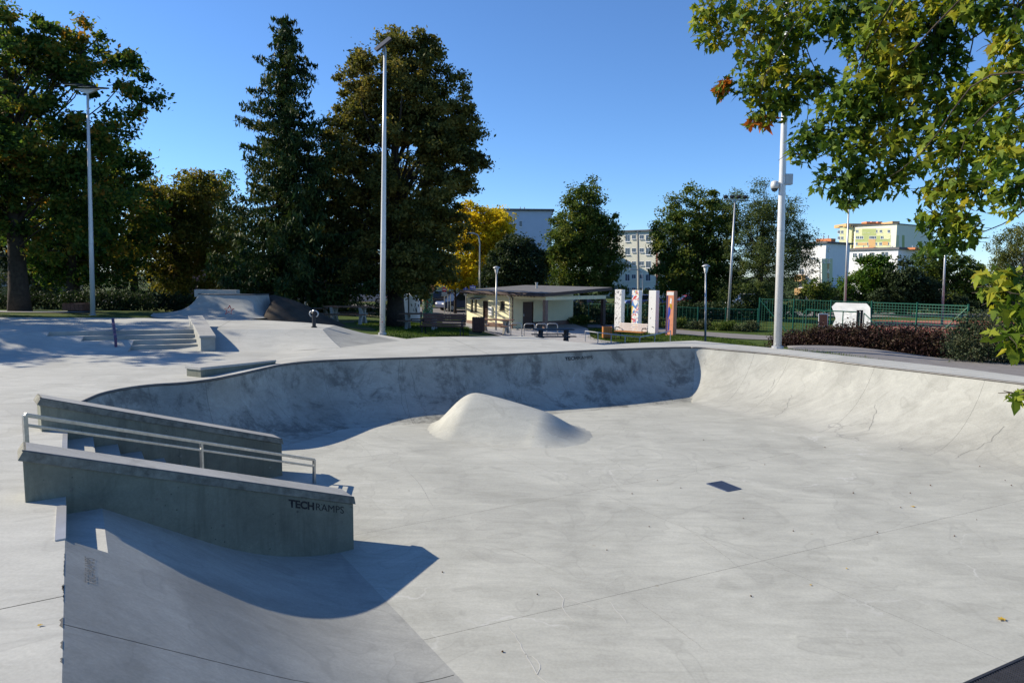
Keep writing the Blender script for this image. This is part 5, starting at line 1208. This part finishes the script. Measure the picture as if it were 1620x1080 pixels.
wz = [(sxp(744), sxp(748), hW * .42, hW * .80), (sxp(750), sxp(754), hW * .42, hW * .80), (sxp(763.5), sxp(771.5), .0, hW * .78), (sxp(790), sxp(798), hW * .55, hW * .80)]
wall_with_holes(-LA, 0, 0, hW, wz, lambda x, z: cb(x, 0, z), 'cabin_wall', 'front_wall')
for (x0, x1, z0, z1), dr_ in zip(wz, (0, 0, 1, 0)):
    fr_ = cbox(x0, x1, .10, .12, z0, z1).build('door' if dr_ else 'window', 'door_brown' if dr_ else 'glass_dark', cab)
    rv = MB()
    for a, b2 in (((x0, z0), (x0, z1)), ((x1, z0), (x1, z1)), ((x0, z1), (x1, z1)), ((x0, z0), (x1, z0))): rv.add([cb(a[0], 0, a[1]), cb(b2[0], 0, b2[1]), cb(b2[0], .12, b2[1]), cb(a[0], .12, a[1])], [(0, 1, 2, 3)])
    rv.build('reveal', 'cabin_wall' if not dr_ else 'fascia', fr_)
    if not dr_: cbox(x0 - .04, x1 + .04, -.04, .1, z0 - .05, z0).build('sill', 'fascia', fr_); cbox((x0 + x1) / 2 - .02, (x0 + x1) / 2 + .02, .085, .10, z0, z1).build('mullion', 'fascia', fr_)
dx0 = (atd(826, 500, CB.y) - CB).dot(e2); 
def pe(px, py):      # point on the porch inner wall plane (a = 0)
    r_ = ray(px, py); k = (CB - Vector((0, 0, EYE))).dot(e1) / r_.dot(e1); p = Vector((0, 0, EYE)) + r_ * k; return (p - CB).dot(e2), p.z - CB.z
d0, _ = pe(827, 500); d1, zt_ = pe(844, 477)
hole = [(d0, d1, 0.0, min(zt_, hW - .15))]
wall_with_holes(0, PDp, 0, hW, hole, lambda x, z: cb(0, x, z), 'cabin_wall', 'porch_wall')
pdoor = MB().hexa([cb(-.08, d0, 0), cb(-.06, d0, 0), cb(-.06, d1, 0), cb(-.08, d1, 0), cb(-.08, d0, hole[0][3]), cb(-.06, d0, hole[0][3]), cb(-.06, d1, hole[0][3]), cb(-.08, d1, hole[0][3])]).build('door', 'door_brown', cab)
MB().box(cb(-.03, d0 + .12, hole[0][3] * .5), (.05, .05, .16)).build('handle', 'steel', pdoor)
for nme, a0, a1, b0, b1 in (('side_wall', -LA - .01, -LA, 0, PDp), ('back_wall', -LA, 0, PDp, PDp + .1)):
    cbox(a0, a1, b0, b1, 0, hW).build(nme, 'cabin_wall', cab)
cbox(-LA - .02, wz[2][0], -.025, 0, -.1, .32).build('plinth', 'cabin_plinth', cab); cbox(wz[2][1], .02, -.025, 0, -.1, .32).build('plinth', 'cabin_plinth', cab); cbox(0, .025, d1, PDp, -.1, .42).build('plinth', 'cabin_plinth', cab)
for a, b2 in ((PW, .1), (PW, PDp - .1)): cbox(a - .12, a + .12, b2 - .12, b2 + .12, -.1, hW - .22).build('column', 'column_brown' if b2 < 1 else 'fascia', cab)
cbox(.004, PW + .15, -.02, .16, hW - .24, hW - .003).build('beam', 'cabin_wall', cab); cbox(PW - .15, PW + .15, .16, PDp, hW - .24, hW - .003).build('beam', 'cabin_wall', cab)
ro = [(-LA - .35, -.35), (PW + .4, -.35), (PW + .4, PDp + .35), (-LA - .35, PDp + .35)]; rise = .34
zr = lambda b2: hW + rise * (b2 + .35) / (PDp + .7)
roof = MB().hexa([cb(a, b2, zr(b2)) for a, b2 in ro] + [cb(a, b2, zr(b2) + .2) for a, b2 in ro]).build('roof', 'fascia', cab)
MB().add([cb(a * .997, b2, zr(b2) + .204) for a, b2 in ro], [(0, 1, 2, 3)]).build('felt', 'roof_felt', roof)
MB().tube([cb(ro[0][0], -.4, hW + .04), cb(.0, -.4, hW + .04), cb(ro[1][0], -.4, hW + .04)], .06, 6).build('gutter', 'fascia', roof)
for a in (-.25, .05): MB().tube([cb(a, -.38, hW + .02), cb(a, -.06, hW - .2), cb(a, -.06, .0)], .045, 6).build('downpipe', 'fascia' if a > 0 else 'white_plaster', cab)
MB().lathe([(.08, 0), (.08, .35), (.11, .36), (.11, .42)], cb(-1.2, 3.2, zr(3.2) + .2), 8).build('vent_pipe', 'galv', roof)
x0, x1 = sxp(749), sxp(768); MB().grid([[cb(x0 + (x1 - x0) * i / 6, -.55 * (j / 4), hW * .86 + .16 * math.cos(j / 4 * 1.4) - .1) for j in range(5)] for i in range(7)]).build('door_canopy', 'glass_blue', cab)
cbox(sxp(774), sxp(779), -.12, 0, hW * .35, hW * .62).build('meter_box', 'window_white', cab)
mm = MB()
for k in range(26): mm.box(cb(ro[0][0] + .1 + k * (LA + PW) / 26, -.36, hW - .02), (.05, .12, .07), math.atan2(e1.y, e1.x))
tag(mm.build('rafter_ends', 'fascia', roof), kind='stuff')

# ------------------------------------------------------------------ apartment houses behind
def house(name, label, L, Rr, ytop, depth, wallmat, side='white_plaster', zg=-1.6, cat='building', roofh=.25, pitch=0.0, roofmat='roof_felt'):
    """facade from sight line L=(px, distance) to Rr, top at pixel height ytop above L"""
    a, b = onG(*L), onG(*Rr); a.z = b.z = zg; top = atd(L[0], ytop, L[1]).z
    u = (b - a); W_ = u.length; u.normalize(); n = Vector((u.y, -u.x, 0)); 
    t = thing(name, a, label, cat); k = -n * depth
    MB().hexa([a, b, b + k, a + k, a + UZ * (top - zg), b + UZ * (top - zg), b + k + UZ * (top - zg), a + k + UZ * (top - zg)]).build('wall', wallmat, t)
    o = .35; q = [a - u * o + n * o, b + u * o + n * o, b + u * o + k - n * o, a - u * o + k - n * o]
    rf = MB().hexa([Vector((p.x, p.y, top + .01)) for p in q] + [Vector((p.x, p.y, top + roofh + (pitch if i > 1 else 0))) for i, p in enumerate(q)]).build('roof', roofmat, t)
    def hit(px, py, off=0.0, plane=None):
        A, N = plane or (a, n); r_ = ray(px, py); kk = (A - Vector((0, 0, EYE))).dot(N) / r_.dot(N); return Vector((0, 0, EYE)) + r_ * kk + N * off
    def win(px0, py0, px1, py1, plane=None, glass='glass_blue', split=True):
        A, N = plane or (a, n); c = [hit(x, y, .03, plane) for x, y in ((px0, py1), (px1, py1), (px1, py0), (px0, py0))]
        f = MB().prism(c, -N * .06).build('window', 'window_white', t); ce = sum(c, Vector()) / 4
        uu = (c[1] - c[0]); hh = (c[3] - c[0])
        for s in ((0.06, .47), (.53, .94)) if split else ((.06, .94),):
            MB().add([c[0] + uu * s[0] + hh * .07 + N * .012, c[0] + uu * s[1] + hh * .07 + N * .012, c[0] + uu * s[1] + hh * .93 + N * .012, c[0] + uu * s[0] + hh * .93 + N * .012], [(0, 1, 2, 3)]).build('pane', glass, f)
        MB().box(ce - hh * .54 + N * .05, (uu.length * 1.1, .15, .06), math.atan2(uu.y, uu.x)).build('sill', 'window_white', f)
    def patch(px0, py0, px1, py1, mat, plane=None, nm='wall_field', off=.012):
        A, N = plane or (a, n); c = [hit(x, y, off, plane) for x, y in ((px0, py1), (px1, py1), (px1, py0), (px0, py0))]; MB().add(c, [(0, 1, 2, 3)]).build(nm, mat, t)
    return dict(t=t, a=a, b=b, u=u, n=n, k=k, top=top, hit=hit, win=win, patch=patch, roof=rf, sideR=(b, Vector((u.x, u.y, 0))))
def chimney(h, px0, px1, py, mat, dz=1.2, nm='chimney', dep=2.0):
    p0 = h['hit'](px0, py, -2.5); p1 = h['hit'](px1, py, -2.5); base = h['top'] + .05; k = -h['n'] * dep
    z1 = p0.z
    MB().hexa([Vector((p.x, p.y, base)) for p in (p0, p1, p1 + k, p0 + k)] + [Vector((p.x, p.y, z1)) for p in (p0, p1, p1 + k, p0 + k)]).build(nm, mat, h['roof'])
    c = (p0 + p1) / 2 + k / 2
    for s in (-.25, .25): MB().tube([Vector((c.x + s * (p1.x - p0.x), c.y, z1)), Vector((c.x + s * (p1.x - p0.x), c.y, z1 + .5))], .08, 6).build('flue', 'galv', h['roof'])
plain('brick', (.30, .13, .09), .9, 0, .2, 3); plain('brick_orange', (.55, .2, .08), .85, 0, .1, 3); plain('shaded_white_plaster', (.42, .50, .62), .85, 0, .05, 1); plain('cream_plaster', (.66, .64, .52), .85, 0, .05, 1)  # the bluish plaster is white plaster with its shade painted into the colour
plain('yellow_plaster', (.62, .52, .26), .85, 0, .06, 1); plain('tower_lime', (.58, .58, .34), .85, 0, .04, 1); plain('tower_green', (.36, .41, .17), .85, 0, .05, 1); plain('tower_orange', (.55, .34, .15), .85, 0, .05, 1); plain('tower_cream', (.74, .72, .58), .85, 0, .04, 1); plain('tower_side', (.50, .56, .60), .85, 0, .04, 1)
plain('pink_plaster', (.30, .15, .14), .9, 0, .1, 1); plain('orange_plaster', (.55, .32, .18), .85, 0, .06, 1)
h = house('apartment_house', 'white gabled apartment house with bluish shade painted in behind the golden yellow tree', (762, 110), (871, 110), 333, 12, 'shaded_white_plaster', pitch=0, roofh=.3)
h['win'](821.5, 349, 826, 359, split=False); h['win'](822, 372, 827, 381, split=False); chimney(h, 820, 833.5, 329, 'brick')
h = house('apartment_block', 'cream five storey apartment block with brick chimney between two green trees', (952, 118), (1041.5, 112), 368, 14, 'cream_plaster')
for r_ in range(5):
    y = 371.5 + r_ * 20.8
    for x0, x1, dy in ((958, 964, 0), (969, 976.5, 0), (989, 996.5, 1), (999.5, 1006, 0), (1011.5, 1018.5, 0), (1021.5, 1029.5, 1)): h['win'](x0, y + (0 if not dy else -.5), x1, y + (7 if not dy else 11))
chimney(h, 1014, 1038, 361.5, 'brick'); h['patch'](1037.5, 372, 1040.5, 470, 'brick', nm='edge_strip')
h = house('gable_house', 'white house with a shaded gable and orange balconies behind the feathery tree', (1262, 99), (1301, 96), 386, 6.5, 'white_plaster', pitch=0)
pl = (h['b'], h['u']); 
for px, py in ((1309.5, 390), (1301.5, 409), (1310, 409)): h['win'](px, py, px + 3, py + 7, pl, split=False)
h['patch'](1300, 409, 1317, 474, 'tower_lime', pl); 
for k in range(4): h['patch'](1308.5, 417 + k * 15, 1311.5, 426 + k * 15, 'tower_orange', pl, off=.03); h['win'](1308.5, 410 + k * 15, 1311.5, 416 + k * 15, pl, split=False)
for k in range(3):
    h['win'](1264, 425 + k * 21, 1272, 434 + k * 21); c0, c1 = h['hit'](1262, 445 + k * 21, .9), h['hit'](1274, 445 + k * 21, .9)
    m = MB(); m.hexa([c0 - h['n'] * .9, c0, c1, c1 - h['n'] * .9] + [p + UZ * .95 for p in (c0 - h['n'] * .9, c0, c1, c1 - h['n'] * .9)]); m.build('balcony', 'tower_orange', h['t'])
chimney(h, 1276, 1300, 377, 'brick_orange', dep=1.2)
h = house('white_block', 'white low apartment house with brick parapet below the yellow green tower', (1331, 150), (1414.5, 140), 397, 14, 'white_plaster', roofh=.5)
for x0, x1, y in ((1337, 1342, 400), (1349, 1356, 400), (1358, 1365, 400), (1394, 1406, 398), (1337, 1342, 415), (1394, 1406, 419), (1375, 1384, 399)): h['win'](x0, y, x1, y + 8)
chimney(h, 1341, 1371, 391.5, 'brick_orange', dep=1.5); chimney(h, 1391, 1402, 392, 'brick_orange', dep=1.5); chimney(h, 1413, 1437, 391.5, 'brick_orange', dep=5)
h = house('tower_block', 'tall yellow and green panelled tower block with an orange roof storey', (1351, 262), (1410, 250), 358, 26, 'tower_cream', roofh=.3)
pl = (h['b'], h['u'])
h['patch'](1353, 361.5, 1409, 373, 'tower_lime'); h['patch'](1353, 373, 1409, 383, 'tower_green', off=.02); h['patch'](1353, 383, 1409, 394, 'tower_lime', off=.016)
for x0, y0, x1, y1, m_ in ((1364, 362, 1386, 372.5, 'tower_green'), (1357, 384, 1372, 388, 'tower_orange'), (1374, 378, 1385, 394, 'tower_orange'), (1396, 382, 1405, 388, 'tower_orange'), (1398, 371.5, 1409, 378, 'tower_lime')): h['patch'](x0, y0, x1, y1, m_, off=.06)
for y, xs_ in ((363.5, (1354, 1366, 1372.5, 1384, 1391.5, 1404)), (373.5, (1354, 1360, 1375, 1380.5, 1393, 1400)), (383.5, (1353.5, 1364.5, 1371.5, 1383.5, 1391, 1402.5))):
    for x in xs_: h['win'](x, y, x + (4.5 if y != 373.5 else 6), y + 4.6)
for x0, x1, m_ in ((1427, 1431, 'tower_green'), (1418, 1422, 'tower_lime')): h['patch'](x0, 372, x1, 400, m_, pl)
t3 = h
h2 = house('tower_block', 'pale yellow recessed wing of the tower block', (1321, 272), (1340, 268), 359, 18, 'tower_lime', roofh=.3)
for y in (364.5, 374, 383): h2['win'](1325, y, 1329.5, y + 5); h2['win'](1330.5, y, 1334.5, y + 5)
h3 = house('tower_block', 'narrow stair bay of the tower block with orange balconies', (1339.5, 270), (1352, 264), 360, 16, 'tower_cream', roofh=.2)
for y in (369, 378.5, 388): h3['patch'](1345, y, 1350.5, y + 4, 'tower_orange', off=.05); h3['win'](1345, y - 5, 1350.5, y - .5)
def roofbox(px0, px1, py, D, dep, mat, nm): 
    p0, p1 = atd(px0, py, D), atd(px1, py, D); z0 = h['top'] + .3; MB().hexa([Vector((p.x, p.y + q, z)) for z in (z0, p0.z) for p, q in ((p0, 0), (p1, 0), (p1, dep), (p0, dep))]).build(nm, mat, h['roof'])
roofbox(1339, 1406, 353.5, 268, 10, 'tower_orange', 'roof_storey'); roofbox(1412, 1423.5, 350, 262, 8, 'tower_orange', 'lift_tower'); 
for x0, x1 in ((1371, 1377), (1379, 1386), (1389, 1396)): roofbox(x0, x1, 350.5, 272, 4, 'brick_orange', 'roof_vent')
h = house('yellow_house', 'yellow house with a mauve plinth in the shade behind the oak', (-70, 50), (88, 52), 405, 8, 'yellow_plaster')
h['patch'](-70, 466, 88, 480, 'pink_plaster', nm='plinth')
for x in (2, 44): h['win'](x, 432, x + 14, 452)
h = house('pink_house', 'dark pink row house hidden behind the spruce and hedge', (300, 84), (640, 88), 418, 9, 'pink_plaster')
for x in range(330, 630, 34): h['win'](x, 436, x + 9, 450)
h = house('yellow_house', 'sunlit yellow house behind the no entry sign', (690, 92), (760, 92), 438, 8, 'yellow_plaster')
h['win'](712, 452, 719, 459); h['win'](728, 452, 735, 459)
h = house('orange_house', 'pale orange house showing between the lime trunks', (630, 96), (688, 96), 440, 8, 'orange_plaster')
h['win'](650, 452, 656, 460); h['win'](668, 452, 674, 460)
h = house('white_block', 'white house low behind the layered green tree', (1468, 120), (1545, 112), 438, 10, 'white_plaster')
for x in (1480, 1500, 1520): h['win'](x, 446, x + 9, 454); h['win'](x, 462, x + 9, 470)

# ------------------------------------------------------------------ parked cars
def car(label, px, D, rz, col, suv=False, name='parked_car'):
    key = 'car_' + label[:18]; m_, t_, b_ = _new(key); b_.inputs['Base Color'].default_value = (*col, 1); b_.inputs['Roughness'].default_value = .25; b_.inputs['Coat Weight'].default_value = .6
    b = onG(px, D); b.z = G(b.x, b.y) + .06; t = thing(name, (0, 0, 0), label, 'car', 'cars parked behind the park')
    hr_ = 1.62 if suv else 1.45
    low = [(-2.1, .35), (-2.12, .62), (-2.0, .86), (-1.1, .95), (1.2, .98), (2.02, .92), (2.12, .6), (2.08, .32), (1.75, .28), (-1.75, .28)]
    def ext(prof, w, nm, mat, par=t, inset=0.0): return MB().prism([(x, -w / 2, z) for x, z in prof], (0, w, 0)).build(nm, mat, par, bevel=.04)
    body = ext(low, 1.72, 'body', key)
    g = [(-1.15, .93), (-.45, hr_ - .03), (.95, hr_ - .03), (1.75 if suv else 1.6, .96)]
    m = MB(); wb, wt = 1.62, 1.25; vs2 = [(x, s * (wb if z < 1.1 else wt) / 2, z) for s in (-1, 1) for x, z in g]; m.add(vs2, [(3, 2, 1, 0), (4, 5, 6, 7), (0, 1, 5, 4), (1, 2, 6, 5), (2, 3, 7, 6)]); m.build('windows', 'glass_dark', t)
    MB().add([(x, s * (wt + .01) / 2, hr_ + dz) for dz in (-.05, .0) for s, x in ((-1, -.47), (1, -.47), (1, .98), (-1, .98))], [(3, 2, 1, 0), (4, 5, 6, 7), (0, 1, 5, 4), (1, 2, 6, 5), (2, 3, 7, 6), (3, 0, 4, 7)]).build('roof', key, t)
    for s in (-1, 1):
        for xa, xb in ((-1.14, -.46), (.25, .25), (1.6, .96)): MB().tube([(xa, s * wb / 2, .94), (xb, s * wt / 2, hr_ - .03)], .035, 4).build('pillar', key, t)
        for x in (-1.3, 1.32):
            w_ = MB().tube([(x, s * .66, .32), (x, s * .87, .32)], .32, 16).build('wheel', 'tyre', t); MB().tube([(x, s * .8, .32), (x, s * .88, .32)], .2, 12).build('rim', 'rubber_rim', w_)
        MB().box((-2.06, s * .6, .68), (.1, .34, .14)).build('headlight', 'window_white', t); MB().box((2.05, s * .62, .72), (.1, .3, .14)).build('tail_light', 'sign_red', t)
        MB().box((-.75, s * .9, .98), (.16, .14, .1)).build('mirror', key, t)
    return place(t, b, rz)
for a in [('silver car parked right of the tall net fence', 1545, 112, R(4), (.55, .56, .58), True), ('black car parked behind the green painted column', 697, 66, R(8), (.02, .02, .025), True), ('dark blue car parked beside the cabin corner', 727, 63, R(35), (.03, .04, .09), True), ('white van like car in the shade behind the picnic tables', 503, 70, R(5), (.5, .55, .62), False),
          ('pale blue car in the shade right of the white one', 532, 71, R(-3), (.4, .5, .65), False), ('silver car glimpsed left of the tall light pole', 580, 66, R(0), (.45, .45, .46), True), ('dark car in the shade right of the earth bank', 427, 68, R(6), (.05, .05, .08), True), ('red car seen through the fence right of the orange pillar', 1090, 68, R(3), (.5, .03, .03), False),
          ('white car behind the fence near the floodlight mast', 1180, 72, R(0), (.6, .6, .6), True), ('blue car seen through the fence between the white pillars', 1020, 68, R(0), (.08, .13, .4), False), ('small white car behind the ball court', 1478, 118, R(0), (.6, .6, .6), False), ('dark grey car behind the cabin porch', 925, 68, R(0), (.1, .12, .2), False)]:
    car(*a)
